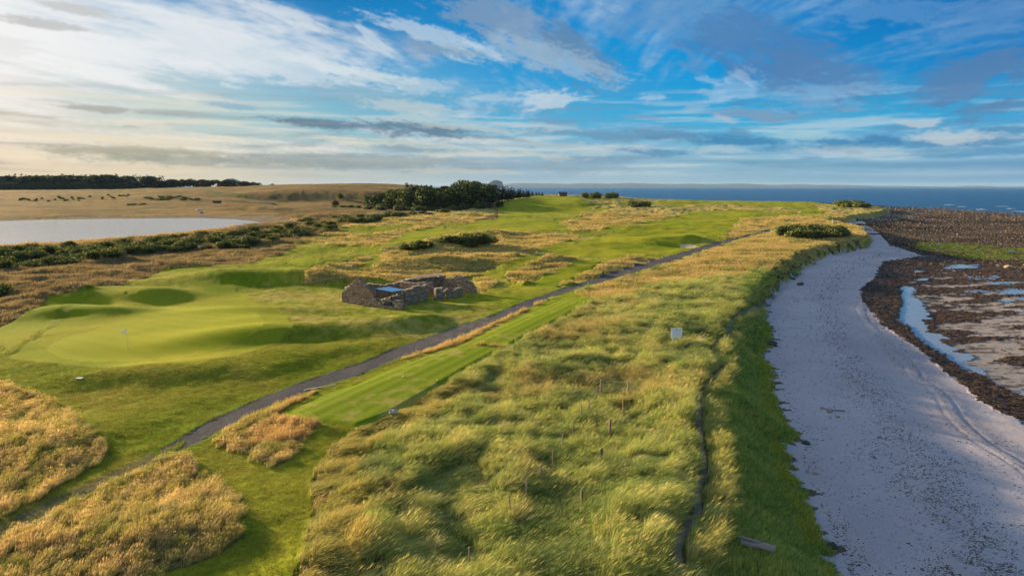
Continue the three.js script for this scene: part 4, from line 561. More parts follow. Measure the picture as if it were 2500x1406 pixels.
function proto(kind) {   // geometries of one plant about 1 m in half width (shrubs) or 10 m tall (trees)
  if (PROTO[kind]) return PROTO[kind];
  const [type, v] = kind.split(':'), r = rng(700 + type.length * 31 + Number(v) * 7), lobes = []; let stem, n = 700, size = 0.11, dark = [0.085, 0.115, 0.030], light = [0.300, 0.325, 0.080];
  if (type === 'gorse' || type === 'yellow') {
    for (let i = 0; i < 9; i++) { const a = r() * 6.28, q = 0.62 * Math.sqrt(r()); lobes.push([Math.cos(a) * q, 0.22 + 0.25 * r(), Math.sin(a) * q, 0.32 + 0.2 * r(), 0.26 + 0.18 * r()]); }
    stem = mergeGeometries([0, 1, 2].map(i => limb([0.1 * i - 0.1, -0.05, 0.05 * i], [(r() - 0.5) * 0.7, 0.4, (r() - 0.5) * 0.7], 0.05, 0.02))); n = 2200; size = 0.068;
    if (type === 'yellow') { dark = [0.10, 0.085, 0.02]; light = [0.26, 0.20, 0.045]; }
  } else if (type === 'broad') {
    for (let i = 0; i < 13; i++) { const a = r() * 6.28, q = 2.4 * Math.sqrt(r()), y = 2.2 + 6.4 * r(), k = 1 - 0.45 * Math.abs(y - 5.5) / 4; lobes.push([Math.cos(a) * q * k, y, Math.sin(a) * q * k, 1.25 + 0.7 * r(), 1.2 + 0.6 * r()]); }
    lobes.push([0, 8.6, 0, 1.5, 1.3], [0.3, 2.2, 0.2, 2.3, 1.7], [-1.2, 3.2, 0.6, 1.8, 1.6], [1.3, 3.4, -0.5, 1.8, 1.6]); stem = mergeGeometries([limb([0, -0.3, 0], [0.1, 4.5, 0], 0.3, 0.2), ...[0, 1, 2, 3].map(i => limb([0.05, 3 + i * 0.5, 0], [Math.cos(i * 1.7) * 2, 5.5 + i * 0.6, Math.sin(i * 1.7) * 2], 0.14, 0.05))]); n = 1500; size = 0.42; dark = [0.045, 0.072, 0.018]; light = [0.190, 0.235, 0.042]; if (v === '2') { dark = [0.05, 0.08, 0.016]; light = [0.15, 0.20, 0.03]; }
  } else if (type === 'pine') {   // bare stem, flat-topped crown
    for (let i = 0; i < 9; i++) { const a = r() * 6.28, q = 2.0 * Math.sqrt(r()); lobes.push([Math.cos(a) * q, 7 + 2.4 * r(), Math.sin(a) * q, 1.0 + 0.5 * r(), 0.55 + 0.35 * r()]); }
    stem = mergeGeometries([limb([0, -0.3, 0], [0.25 * (r() - 0.5), 8.6, 0], 0.24, 0.12), ...[0, 1, 2, 3].map(i => limb([0, 6 + i * 0.6, 0], [Math.cos(i * 2.1) * 1.7, 7.4 + i * 0.5, Math.sin(i * 2.1) * 1.7], 0.09, 0.04))]); n = 900; size = 0.34; dark = [0.030, 0.042, 0.016]; light = [0.085, 0.105, 0.030];
  } else {   // conifer: tiers
    for (let i = 0; i < 9; i++) { const t = i / 8; lobes.push([(r() - 0.5) * 0.7, 1.8 + 8 * t, (r() - 0.5) * 0.7, 2.1 * (1 - t) + 0.28, 0.75]); }
    stem = limb([0, -0.3, 0], [0, 9.6, 0], 0.24, 0.04); n = 800; size = 0.4; dark = [0.026, 0.038, 0.016]; light = [0.070, 0.092, 0.028];
  }
  return PROTO[kind] = { crown: leaves(900 + Number(v) * 13 + type.length, lobes, n, size, dark, light), stem, made: {} };
}
function grow(kind, name, label, category, pos, sx, sy, turn, group) {
  const p = proto(kind), key = name + '|' + label; let o = p.made[key];
  if (!o) { o = p.made[key] = thing(name, label, category, pos, group); part(category === 'shrub' ? 'foliage' : 'crown', p.crown, leafMat, o); part(category === 'shrub' ? 'stem' : 'trunk', p.stem, barkMat, o); } else o = copyOf(o);
  o.position.copy(pos); o.scale.set(sx, sy, sx); o.rotation.y = turn; return o;
}
{
  const R = rng(4242);
  const belt = (P, n, wm, hm, label, group, kind = 'gorse') => { let got = 0; const pp = poly(P), done = []; for (let t = 0; t < 6000 && got < n; t++) { const px = lerp(pp.x0, pp.x1, R()), py = lerp(pp.d0, pp.d1, R()); if (!inPoly(pp, px, py)) continue; const h = hit(px, py); if (!h) continue; const w = wm * (0.7 + 0.6 * R()); if (done.some(q => Math.hypot(q[0] - h[0], q[1] - h[1]) < (q[2] + w) * 0.36)) continue; done.push([h[0], h[1], w]); grow(kind + ':' + (got % 3), 'gorse_bush', label, 'shrub', new THREE.Vector3(h[0], groundY(...h) - 0.1, -h[1]), w, hm * (0.75 + 0.6 * R()), R() * 6.28, group); got++; } };
  belt([[-60, 614], [0, 611], [100, 608], [230, 600], [330, 594], [430, 580], [560, 573], [650, 558], [720, 543], [800, 531], [852, 531], [815, 548], [800, 568], [740, 580], [620, 596], [560, 612], [430, 614], [330, 628], [240, 643], [120, 652], [0, 657], [-60, 660]], 150, 3.6, 2.4, 'rounded dark green gorse bush in the long belt along the lagoon', 'gorse belt along the lagoon');
  belt([[810, 548], [880, 533], [960, 526], [1080, 517], [1090, 520], [960, 533], [880, 546]], 26, 4.2, 3.2, 'low gorse bush in the hedge line running towards the wood', 'gorse hedge towards the wood');
  belt([[1072, 596], [1090, 590], [1180, 592], [1195, 598], [1140, 602]], 9, 3.4, 3.0, 'gorse bush in the small clump on the golden rough below the tees', 'gorse clump below the tees');
  belt([[1900, 573], [1960, 569], [1990, 560], [2040, 566], [2068, 575], [2030, 583], [1955, 584]], 18, 4.6, 3.9, 'gorse bush in the mound of scrub at the edge of the beach bluff', 'scrub mound by the bluff');
  belt([[2040, 504], [2080, 500], [2140, 503], [2130, 507], [2060, 507]], 12, 8, 5.5, 'dark scrub bush on the low point among the shore rocks', 'scrub on the point');
  belt([[1405, 480], [1500, 481], [1500, 484], [1420, 483]], 14, 5.5, 5.2, 'dark wind-clipped bush on the skyline beside the red brick shed', 'bushes on the skyline');
  belt([[1530, 503], [1590, 501], [1580, 507], [1545, 507]], 6, 5.5, 5, 'dark bush standing alone in the far golden rough', 'bushes in the far rough');
  belt([[985, 606], [1040, 602], [1050, 606], [1000, 609]], 4, 2.6, 2.2, 'small gorse bush in the shaded hollow of the rough', 'gorse in the hollow');
  belt([[-40, 712], [12, 704], [20, 718], [-20, 724]], 3, 2.4, 2.4, 'gorse bush standing alone in the brown heath above the green', 'gorse in the heath');
  belt([[340, 484], [400, 478], [490, 484], [480, 489], [380, 490]], 30, 4, 1.5, 'low green bush in the thicket on the field beyond the lagoon', 'thicket beyond the lagoon');
  belt([[310, 499], [355, 497], [355, 500], [312, 501]], 8, 3, 1.0, 'low green bush in the thin strip above the lagoon shore', 'strip above the lagoon shore');
  belt([[0, 488], [60, 484], [300, 474], [320, 478], [260, 490], [40, 494]], 34, 1.9, 1.9, 'small scattered bush in the open field beyond the lagoon', 'scattered bushes in the field');
  belt([[800, 502], [880, 505], [890, 508], [810, 506]], 6, 3.5, 2.4, 'low bush at the foot of the broadleaf wood', 'bushes at the foot of the wood');
  belt([[890, 508], [1010, 511], [1110, 509], [1195, 500], [1205, 505], [1110, 515], [1000, 516], [890, 511]], 40, 4.5, 4.2, 'leafy undergrowth bush along the foot of the wood', 'undergrowth of the wood');
  { const p = at(817, 501); grow('yellow:0', 'autumn_shrub', 'round golden yellow shrub at the foot of the hillside', 'shrub', p, 4.2, 6.5, 1, null); const q = at(830, 483); grow('gorse:1', 'hillside_shrub', 'dark round shrub alone on the shaded hillside', 'shrub', q, 4.5, 7, 2, null); const s = at(970, 513); grow('broad:2', 'young_tree', 'small bright green tree in front of the wood by the white rails', 'tree', s, 0.42, 0.62, 2, null); }
  // the wood
  const top = [[890, 473], [905, 468], [940, 466], [975, 461], [1010, 457], [1045, 456], [1080, 461], [1100, 454], [1120, 443], [1140, 440], [1165, 446], [1190, 449], [1215, 453], [1245, 457], [1275, 461], [1300, 465], [1328, 474]], bot = [[890, 507], [960, 511], [1010, 514], [1060, 514], [1110, 511], [1160, 505], [1200, 498], [1245, 491], [1290, 484], [1328, 478]];
  const pick = (T, x) => { let i = 0; while (i < T.length - 2 && x > T[i + 1][0]) i++; return lerp(T[i][1], T[i + 1][1], clamp((x - T[i][0]) / (T[i + 1][0] - T[i][0]))); };
  const stand = (px, py, yt, kind, name, label, group, wide = 1) => { const h = hit(px, py); if (!h) return; const y = groundY(...h), r = ray(px, yt), yTop = EYE + r[1] * h[1] / r[2], H = clamp(yTop - y, 4, 30); grow(kind, name, label, 'tree', new THREE.Vector3(h[0], y, -h[1]), H / 10 * wide, H / 10 * 1.03, R() * 6.28, group); };
  for (let x = 900; x < 1205; x += 13) { const px = x + (R() - 0.5) * 7, b = pick(bot, px) - 1; stand(px, b, lerp(b, pick(top, px), 0.78 + 0.2 * R()), 'broad:' + (x < 925 ? 2 : Math.floor(R() * 2)), 'broadleaf_tree', x < 925 ? 'sunlit pale green broadleaf tree at the end of the wood' : 'dark green broadleaf tree along the front of the wood', 'front of the wood', 1.45); }
  for (let x = 950; x < 1210; x += 12) { const px = x + (R() - 0.5) * 7, b = pick(bot, px) - 7; stand(px, b, pick(top, px) + (R() - 0.4) * 3, R() < 0.6 ? 'broad:' + Math.floor(R() * 2) : 'pine:' + Math.floor(R() * 2), 'wood_tree', 'dark tree in the dense interior of the wood', 'inside of the wood', 1.5); }
  for (let x = 1195; x < 1330; x += 7.5) { const px = x + (R() - 0.5) * 4, b = pick(bot, px) - (R() < 0.5 ? 0 : 2.5); stand(px, b, pick(top, px) + (R() - 0.4) * 4, 'conifer:' + Math.floor(R() * 2), 'conifer_tree', 'dark conifer in the plantation beside the sea', 'conifers by the sea', 1.6); }
  for (const [px, py, yt] of [[1215, 506, 490], [1195, 509, 493], [1225, 503, 492], [1180, 511, 498]]) stand(px, py, yt, 'broad:0', 'thicket_tree', 'low spreading tree where the wood meets the fairway slope', 'low trees by the fairway slope', 1.9);
  for (const [px, yt] of [[994, 446], [1004, 449], [1018, 451], [1029, 453], [1041, 452], [1052, 455], [1062, 454]]) { const h = hit(px, 458) || onPlane(px, 458); stand(px, 458, yt, 'broad:1', 'ridge_tree', 'small round tree on the crest of the stubble hill', 'trees on the hill crest', 1.7); }
  // pines and forest on the far side of the field
  const back = (px, dist, yt, kind, name, label, group, wide = 1) => { const r = ray(px, 455), x = r[0] / r[2] * dist, y = macro(x, dist), q = ray(px, yt), H = clamp(EYE + q[1] * dist / q[2] - y, 6, 42); return grow(kind, name, label, 'tree', new THREE.Vector3(x, y, -dist), H / 10 * wide, H / 10 * 1.02, R() * 6.28, group); };
  for (let x = 398; x < 515; x += 7.2) back(x + (R() - 0.5) * 4, 1120 + R() * 60, 439 + (x - 398) * 0.008 + (R() - 0.3) * 5, 'pine:' + Math.floor(R() * 3), 'scots_pine', 'bare-stemmed pine in the row before the towered house', 'pines before the house', 1.0);
  for (const [x, yt] of [[534, 439], [542, 444], [548, 440], [558, 439], [567, 440], [571, 443], [590, 444], [597, 443], [604, 443], [611, 446], [620, 446], [626, 447], [663, 449]]) back(x, 1130 + R() * 50, yt, 'pine:' + Math.floor(R() * 3), 'scots_pine', 'bare-stemmed pine standing in the thin row beyond the house', 'pines beyond the house', 0.9);
  for (let x = -40; x < 400; x += 7.5) { const t = lerp(418, 431, clamp(x / 400)); back(x + (R() - 0.5) * 6, 1110 + R() * 60, t + (R() - 0.2) * 7, R() < 0.7 ? 'conifer:' + Math.floor(R() * 2) : 'pine:' + Math.floor(R() * 3), 'forest_tree', 'tall conifer at the edge of the far forest', 'edge of the far forest', 1.9); }
  for (let x = -40; x < 330; x += 13) { back(x + (R() - 0.5) * 9, 1085 + R() * 15, 444 + 5 * R(), 'broad:' + Math.floor(R() * 3), 'forest_bush', 'low leafy tree along the foot of the far forest', 'low trees before the forest', 2.2); }
  const ws = [[], []]; for (let i = 0; i < 620; i++) { const px = lerp(-420, 520, R()), dist = 1150 + 240 * R(), x = (px - 1250) / FOC * dist, H = (px < 400 ? 26 + 5 * R() : 10 + 3 * R()) * lerp(1.05, 0.85, clamp(px / 450)); ws[i % 2].push([x, macro(x, dist), dist, H / 10 * 1.9, H / 10, R() * 6.28, 0, 0, [1, 1, 1]]); }
  ws.forEach((s, v) => { const im = new THREE.InstancedMesh(proto('conifer:' + v).crown, leafMat, s.length); im.name = numbered('far_forest'); s.forEach((q, i) => { Q4.setFromEuler(E4.set(0, q[5], 0)); im.setMatrixAt(i, M4.compose(V4.set(q[0], q[1], -q[2]), Q4, S4.set(q[3], q[4], q[3]))); }); im.castShadow = true; tag(im, 'dense dark conifer forest massed behind the field', 'forest', null, 'stuff'); scene.add(im); });
}
console.log('plants done');
// ------------------------------------------------------------------ the roofless stone cottage
{
  const ruin = thing('stone_ruin', 'roofless ruined stone building with ragged gables beside the footpath', 'ruin', new THREE.Vector3(RUINO[0], -0.05, -RUINO[1])); ruin.rotation.y = Math.asin(-0.569);
  const stoneMats = new THREE.MeshStandardMaterial({ vertexColors: true, roughness: 0.95, bumpMap: grain, bumpScale: 0.02 });
  const R = rng(31);
  function stoneWall(name, a, b, thick, height, holes = []) {   // along a-b in (u, v); height(t) gives the broken top; holes: [t0, t1, y0, y1]
    const L = Math.hypot(b[0] - a[0], b[1] - a[1]), geos = [], dir = [(b[0] - a[0]) / L, (b[1] - a[1]) / L], yaw = Math.atan2(dir[1], dir[0]); let y = 0, row = 0;
    while (y < 5) {
      const hc = 0.11 + 0.07 * R(); let s = -0.12 * (row % 2) - 0.1 * R(), any = false;
      while (s < L) {
        const w = 0.14 + 0.24 * R(), m = (s + w / 2) / L, top = height(clamp(m)) + 0.14 * noise(m * L * 1.6 + row, 3.3);
        if (y + hc * 0.5 < top && !holes.some(q => m > q[0] && m < q[1] && y + hc / 2 > q[2] && y + hc / 2 < q[3])) {
          any = true;
          const s0 = Math.max(s, -0.02), s1 = Math.min(s + w, L + 0.02), g = new THREE.BoxGeometry(Math.max(0.08, s1 - s0 - 0.025), hc - 0.02, thick * (0.96 + 0.07 * R())), p = g.attributes.position, cx = (s0 + s1) / 2, cy = y + hc / 2, off = (R() - 0.5) * 0.025;
          const jit = {}; for (let i = 0; i < p.count; i++) { const k = [p.getX(i) > 0, p.getY(i) > 0, p.getZ(i) > 0].join(); const j = jit[k] = jit[k] || [(R() - 0.5) * 0.03, (R() - 0.5) * 0.03, (R() - 0.5) * 0.03]; p.setXYZ(i, p.getX(i) + j[0] + cx, p.getY(i) + j[1] + cy, p.getZ(i) + j[2] + off); }
          const k = R(), base = k < 0.45 ? [0.185, 0.125, 0.082] : k < 0.7 ? [0.120, 0.086, 0.064] : k < 0.92 ? [0.245, 0.180, 0.120] : [0.31, 0.26, 0.20], f = 1.25 + 0.9 * R(), c = new Float32Array(p.count * 3); for (let i = 0; i < p.count; i++) c.set([base[0] * f, base[1] * f, base[2] * f], i * 3);
          g.setAttribute('color', new THREE.BufferAttribute(c, 3)); geos.push(g);
        }
        s += w;
      }
      y += hc; row++; if (!any && y > 0.6) break;
    }
    const core = []; { const N = Math.ceil(L / 0.35); for (let i = 0; i < N; i++) { const m = (i + 0.5) / N, top = height(m) - 0.22; if (top < 0.15) continue; let y0 = 0; const hs = holes.filter(q => m > q[0] - 0.02 && m < q[1] + 0.02); const spans = hs.length ? [[0, hs[0][2]], [hs[0][3], top]] : [[0, top]]; for (const [p, q] of spans) if (q - p > 0.1) { const g = new THREE.BoxGeometry(L / N + 0.005 * (i % 2), q - p, thick * 0.8); g.translate((i + 0.5) * L / N, (p + q) / 2, 0); const c = new Float32Array(g.attributes.position.count * 3).fill(0.07); g.setAttribute('color', new THREE.BufferAttribute(c, 3)); core.push(g); } } }
    const g = mergeGeometries([...geos, ...core]); g.rotateY(yaw); g.translate(a[0], 0, -a[1]);   // local z runs against v
    const m = part(name, g, stoneMats, ruin); m.userData.kind = 'stuff'; return m;
  }
  const tri = (m, c, w, h, e) => e + Math.max(0, 1 - Math.abs(m - c) / w) * h;
  stoneWall('gable_wall', [0, 0], [13, 0], 0.6, m => m < 0.66 ? tri(m, 0.29, 0.28, 2.75, 1.6) - 0.9 * sstep(0.5, 0.66, m) : 1.25 - 0.2 * Math.sin(m * 40), [[0.70, 0.86, 0.5, 1.05]]);
  stoneWall('rear_wall', [0.3, 0.32], [4.6, 19.2], 0.6, m => 2.5 - 0.35 * sstep(0.2, 0.35, m) + 0.45 * sstep(0.45, 0.6, m), [[0.72, 0.76, 0.9, 1.7]]);
  stoneWall('front_wall', [9.9, 3.4], [10.3, 8.0], 0.6, m => 2.35 + 0.35 * sstep(0, 0.5, m));
  stoneWall('side_wall', [8.0, 0.35], [9.7, 3.3], 0.6, m => 1.1 + 0.9 * m);
  stoneWall('cross_wall', [4.6, 8.2], [9.9, 8.2], 0.55, m => 2.7, [[0.55, 0.72, 0, 1.7]]);
  stoneWall('door_pier', [10.7, 9.6], [11.0, 11.0], 0.6, m => 1.95);
  stoneWall('low_wall', [11.05, 11.05], [11.6, 15.2], 0.6, m => 1.35 + 0.25 * Math.sin(m * 9), [[0.06, 0.24, 0, 0.95]]);
  stoneWall('end_gable', [4.8, 18.5], [12.0, 18.5], 0.6, m => 2.0 + 0.95 * Math.exp(-(((m - 0.5) / 0.2) ** 2)) - 0.7 * sstep(0.85, 1, m));
  stoneWall('inner_wall', [7.6, 12.6], [4.4, 12.6], 0.5, m => 2.2);
  const tin = new THREE.MeshPhysicalMaterial({ color: new THREE.Color().setRGB(0.55, 0.62, 0.68), roughness: 0.3, metalness: 0.55 });
  const corrugated = (w, l) => { const s = new THREE.Shape(), n = 28; for (let i = 0; i <= n; i++) s[i ? 'lineTo' : 'moveTo'](w * i / n - w / 2, 0.018 * Math.sin(i * Math.PI)+ (i % 2 ? 0.03 : 0)); for (let i = n; i >= 0; i--) s.lineTo(w * i / n - w / 2, (i % 2 ? 0.03 : 0) - 0.02); return new THREE.ExtrudeGeometry(s, { depth: l, bevelEnabled: false }).translate(0, 0, -l / 2); };
  const r1 = part('metal_roof', corrugated(3.4, 3.0), tin, ruin); r1.position.set(7.9, 2.45, -2.4); r1.rotation.set(-0.03, 0, -0.06);
  const r2 = part('slab_roof', new THREE.BoxGeometry(1.1, 0.1, 5.6), std(0.17, 0.17, 0.175, 0.9), ruin); r2.position.set(4.1, 2.86, -15.4); r2.rotation.y = -0.22; r2.rotation.z = -0.02;
  for (const [u, v] of [[6.4, 1.1], [9.4, 1.1], [6.4, 3.7]]) part('roof_post', box(0.12, 2.45, 0.12, u, 1.2, -v), barkMat, ruin);
}

// ------------------------------------------------------------------ flagstick, markers, sign, fence posts
const white = std(0.8, 0.8, 0.78, 0.6), weathered = std(0.26, 0.21, 0.155, 0.95), darkWood = std(0.13, 0.10, 0.075, 0.95);
{
  const f = thing('golf_flag', 'thin flagstick with a small white flag in the hole on the putting green', 'flagstick', at(311, 852));
  part('pole', new THREE.CylinderGeometry(0.014, 0.016, 2.25, 8).translate(0, 1.12, 0), std(0.7, 0.66, 0.5, 0.5), f);
  const g = new THREE.PlaneGeometry(0.52, 0.36, 10, 4), p = g.attributes.position; for (let i = 0; i < p.count; i++) { const u = (p.getX(i) + 0.26) / 0.52; p.setXYZ(i, -0.015 - u * 0.42, 2.04 + p.getY(i) - u * 0.22, 0.07 * Math.sin(u * 7) * u); } g.computeVertexNormals();
  part('flag', g, new THREE.MeshStandardMaterial({ color: 0xf2f0ea, roughness: 0.8, side: THREE.DoubleSide }), f);
  part('hole_cup', new THREE.CylinderGeometry(0.054, 0.054, 0.1, 14, 1, true).translate(0, -0.03, 0), std(0.6, 0.6, 0.6), f);
  for (const [px, py] of [[985, 921], [1068, 929]]) { const t = thing('tee_marker', 'small yellow tee marker on the striped tee lawn', 'tee marker', at(px, py), 'yellow tee markers'); part('block', new THREE.SphereGeometry(0.09, 12, 8).scale(1, 0.8, 1).translate(0, 0.06, 0), std(0.72, 0.55, 0.03, 0.5), t); part('spike', new THREE.CylinderGeometry(0.012, 0.006, 0.12, 6).translate(0, -0.04, 0), std(0.3, 0.3, 0.3, 0.5), t); }
  const st = lump(17, 0.35, 3, 0.7); st.scale(0.34, 0.34, 0.3); const ms = new THREE.Mesh(st, new THREE.MeshStandardMaterial({ color: new THREE.Color().setRGB(0.34, 0.31, 0.30), roughness: 0.9, bumpMap: grain, bumpScale: 0.02 })); ms.name = numbered('tee_boulder'); ms.castShadow = ms.receiveShadow = true; ms.position.copy(at(960, 1010, 0.14)); scene.add(ms); tag(ms, 'pale rounded boulder at the corner of the striped tee', 'boulder');
  const gm = thing('ground_plaque', 'small pale plaque set flush in the turf below the green', 'plaque', at(193, 926, 0.005)); part('plate', box(0.55, 0.05, 0.4, 0, 0.01, 0), std(0.5, 0.5, 0.46), gm); part('rim', box(0.65, 0.04, 0.5, 0, 0.0, 0), std(0.25, 0.25, 0.22), gm);
  const pl = thing('path_board', 'weathered grey plank lying flat on the verge beside the footpath', 'plank', at(782, 946, 0.03)); part('plank', box(3.0, 0.07, 0.2, 0, 0.01, 0), std(0.25, 0.22, 0.18), pl); pl.rotation.y = 0.62;
  // notice board
  const sg = thing('notice_board', 'large pale notice board on two posts in the dune grass', 'sign', at(1651, 846)); sg.rotation.y = 0.08;
  const cv = document.createElement('canvas'); cv.width = 512; cv.height = 470; const c = cv.getContext('2d'); c.fillStyle = '#dfe7ee'; c.fillRect(0, 0, 512, 470); c.fillStyle = '#243a4c'; c.beginPath(); c.arc(250, 42, 20, 0, 7); c.fill(); c.fillStyle = '#557082'; c.fillRect(50, 88, 420, 12); c.fillStyle = '#93a7b8'; for (const [y, a, b] of [[132, 150, 380], [168, 110, 430], [200, 110, 450], [240, 70, 440], [270, 70, 420], [300, 70, 450], [332, 70, 400], [372, 70, 430], [404, 70, 360], [432, 50, 470]]) { let x = a; const r = rng(y); while (x < b) { const w = 14 + 34 * r(); c.fillRect(x, y, Math.min(w, b - x), 7); x += w + 8; } }
  const ct = new THREE.CanvasTexture(cv); ct.colorSpace = THREE.SRGBColorSpace;
  const face = new THREE.MeshStandardMaterial({ map: ct, roughness: 0.6 }), edge = std(0.7, 0.72, 0.74, 0.6);
  const bd = new THREE.Mesh(new THREE.BoxGeometry(1.28, 1.18, 0.03), [edge, edge, edge, edge, face, edge]); bd.name = 'board'; bd.position.set(0, 1.55, 0.06); bd.castShadow = bd.receiveShadow = true; sg.add(bd);
  for (const x of [-0.42, 0.42]) part('post', box(0.08, 2.15, 0.08, x, 0.98, 0), std(0.55, 0.56, 0.52, 0.7), sg);
  // fence
  const wf = thing('wire_fence', 'short wire fence of two posts and two strands in the dune grass', 'fence', at(1467, 968)); const A = at(1467, 968), B = at(1534, 975), rel = B.clone().sub(A);
  part('post', box(0.13, 1.5, 0.13, 0, 0.7, 0), weathered, wf); part('post', box(0.13, 1.45, 0.13, rel.x, rel.y + 0.68, rel.z), weathered, wf);
  for (const h of [1.32, 0.72]) part('wire', limb([0, h, 0], [rel.x, rel.y + h, rel.z], 0.016, 0.016), std(0.30, 0.28, 0.26, 0.6), wf);
  const posts = [[1456, 982, 1], [1438, 1012, 0.8], [1419, 1038, 0.9], [1399, 1068, 0.8], [1373, 1106, 1], [1350, 1148, 1], [1320, 1188, 0.9], [1285, 1222, 0.9], [1245, 1272, 0.8], [1146, 1404, 0.9], [1522, 1008, 1.25], [1488, 1076, 1.1], [1468, 1148, 1.3], [1420, 1246, 1.3]], lab = 'thin grey fence post left standing in a row through the dune grass'; let p0, p1; const R = rng(8);
  for (const [px, py, w] of posts) { const thick = w > 1.05, pos = at(px, py); let o = thick ? p1 : p0; if (!o) { const g = new THREE.CylinderGeometry(0.042, 0.05, 1.5, 7); o = new THREE.Mesh(thick ? new THREE.BoxGeometry(0.12, 1.5, 0.12) : g, thick ? darkWood : weathered); o.name = numbered('fence_post'); o.castShadow = o.receiveShadow = true; tag(o, thick ? 'stout square fence post in the sparser row through the dune grass' : lab, 'fence post', thick ? 'stout fence posts' : 'thin fence posts'); scene.add(o); if (thick) p1 = o; else p0 = o; } else o = copyOf(o); o.position.copy(pos).y += 0.62; o.rotation.set((R() - 0.5) * 0.12, R(), (R() - 0.5) * 0.12); o.scale.y = 0.95 + 0.15 * R(); }
  // driftwood
  const lg = (seed, L, r0, mat) => { const g = new THREE.CylinderGeometry(r0 * 0.75, r0, L, 14, 16); g.rotateZ(Math.PI / 2); const p = g.attributes.position; for (let i = 0; i < p.count; i++) { const x = p.getX(i), n = 1 + 0.35 * noise(x * 1.8 + seed, Math.atan2(p.getY(i), p.getZ(i)) * 1.2) + 0.12 * noise(x * 6, p.getY(i) * 14); p.setXYZ(i, x, p.getY(i) * n + 0.06 * Math.sin(x * 2.4), p.getZ(i) * n); } g.computeVertexNormals(); return g; };
  const grey = new THREE.MeshStandardMaterial({ color: new THREE.Color().setRGB(0.29, 0.255, 0.225), roughness: 0.95, bumpMap: grain, bumpScale: 0.03 });
  const dw = thing('driftwood_log', 'bleached driftwood log with a broken limb lying in the bank grass', 'driftwood', at(1850, 1345, 0.24)); dw.rotation.set(0, -0.42, -0.10); part('log', lg(2, 1.6, 0.19), grey, dw); const sb = part('broken_limb', lg(5, 1.0, 0.11), grey, dw); sb.position.set(-0.42, 0.17, -0.08); sb.rotation.z = -0.16; const tw = part('twig', limb([-0.7, 0.1, 0], [-0.62, 0.42, -0.05], 0.03, 0.012), grey, dw);
  const br = thing('driftwood_branch', 'dark forked branch washed up on the pale sand', 'branch', at(2038, 1003, 0.05)); br.rotation.y = -0.28; part('stem', lg(7, 1.9, 0.055), darkWood, br); for (const [a, b] of [[[-0.1, 0.03, 0], [-0.55, 0.28, -0.25]], [[-0.3, 0.03, 0], [-0.95, 0.2, 0.15]], [[0.2, 0.03, 0], [0.0, 0.22, -0.35]], [[-0.5, 0.02, 0], [-1.2, 0.1, -0.1]]]) part('twig', limb(a, b, 0.03, 0.01), darkWood, br);
  const stones = [[2026, 1006, 0.22, 'rounded tan stone against the washed-up branch', [0.36, 0.27, 0.19]], [2046, 1018, 0.18, 'flat yellowish stone on the open sand by the branch', [0.36, 0.29, 0.15]], [2008, 997, 0.18, 'pinkish flat stone on the sand behind the branch', [0.34, 0.25, 0.24]], [2030, 1337, 0.3, 'dark clod of turf fallen from the bank onto the sand', [0.07, 0.05, 0.04]], [1968, 1083, 0.28, 'dark weedy boulder at the foot of the bank', [0.05, 0.05, 0.05]], [1990, 1157, 0.16, 'pale reddish stone lying just off the bank foot', [0.38, 0.26, 0.22]], [1885, 842, 0.7, 'black weed-covered boulder under the bank overhang', [0.05, 0.045, 0.045]], [2465, 655, 1.0, 'large tan boulder at the edge of the wet flat', [0.36, 0.26, 0.17]], [1955, 695, 0.6, 'long brown wrack heap on the upper sand', [0.08, 0.06, 0.045]]];
  stones.forEach(([px, py, s, label, c], i) => { const p = onPlane(px, py, -3.6), q = hit(px, py) || p, m = new THREE.Mesh(lump(30 + i, 0.45, 2, 0.62), new THREE.MeshStandardMaterial({ color: new THREE.Color().setRGB(...c), roughness: 0.9, bumpMap: grain, bumpScale: 0.03 })); m.name = numbered('beach_stone'); m.castShadow = m.receiveShadow = true; m.scale.set(s * (i === 8 ? 3 : 1.3), s, s); m.position.set(q[0], groundY(...q) + s * 0.25, -q[1]); m.rotation.y = i * 1.3; tag(m, label, i === 3 ? 'turf clod' : i === 8 ? 'wrack heap' : 'stone'); scene.add(m); });
}

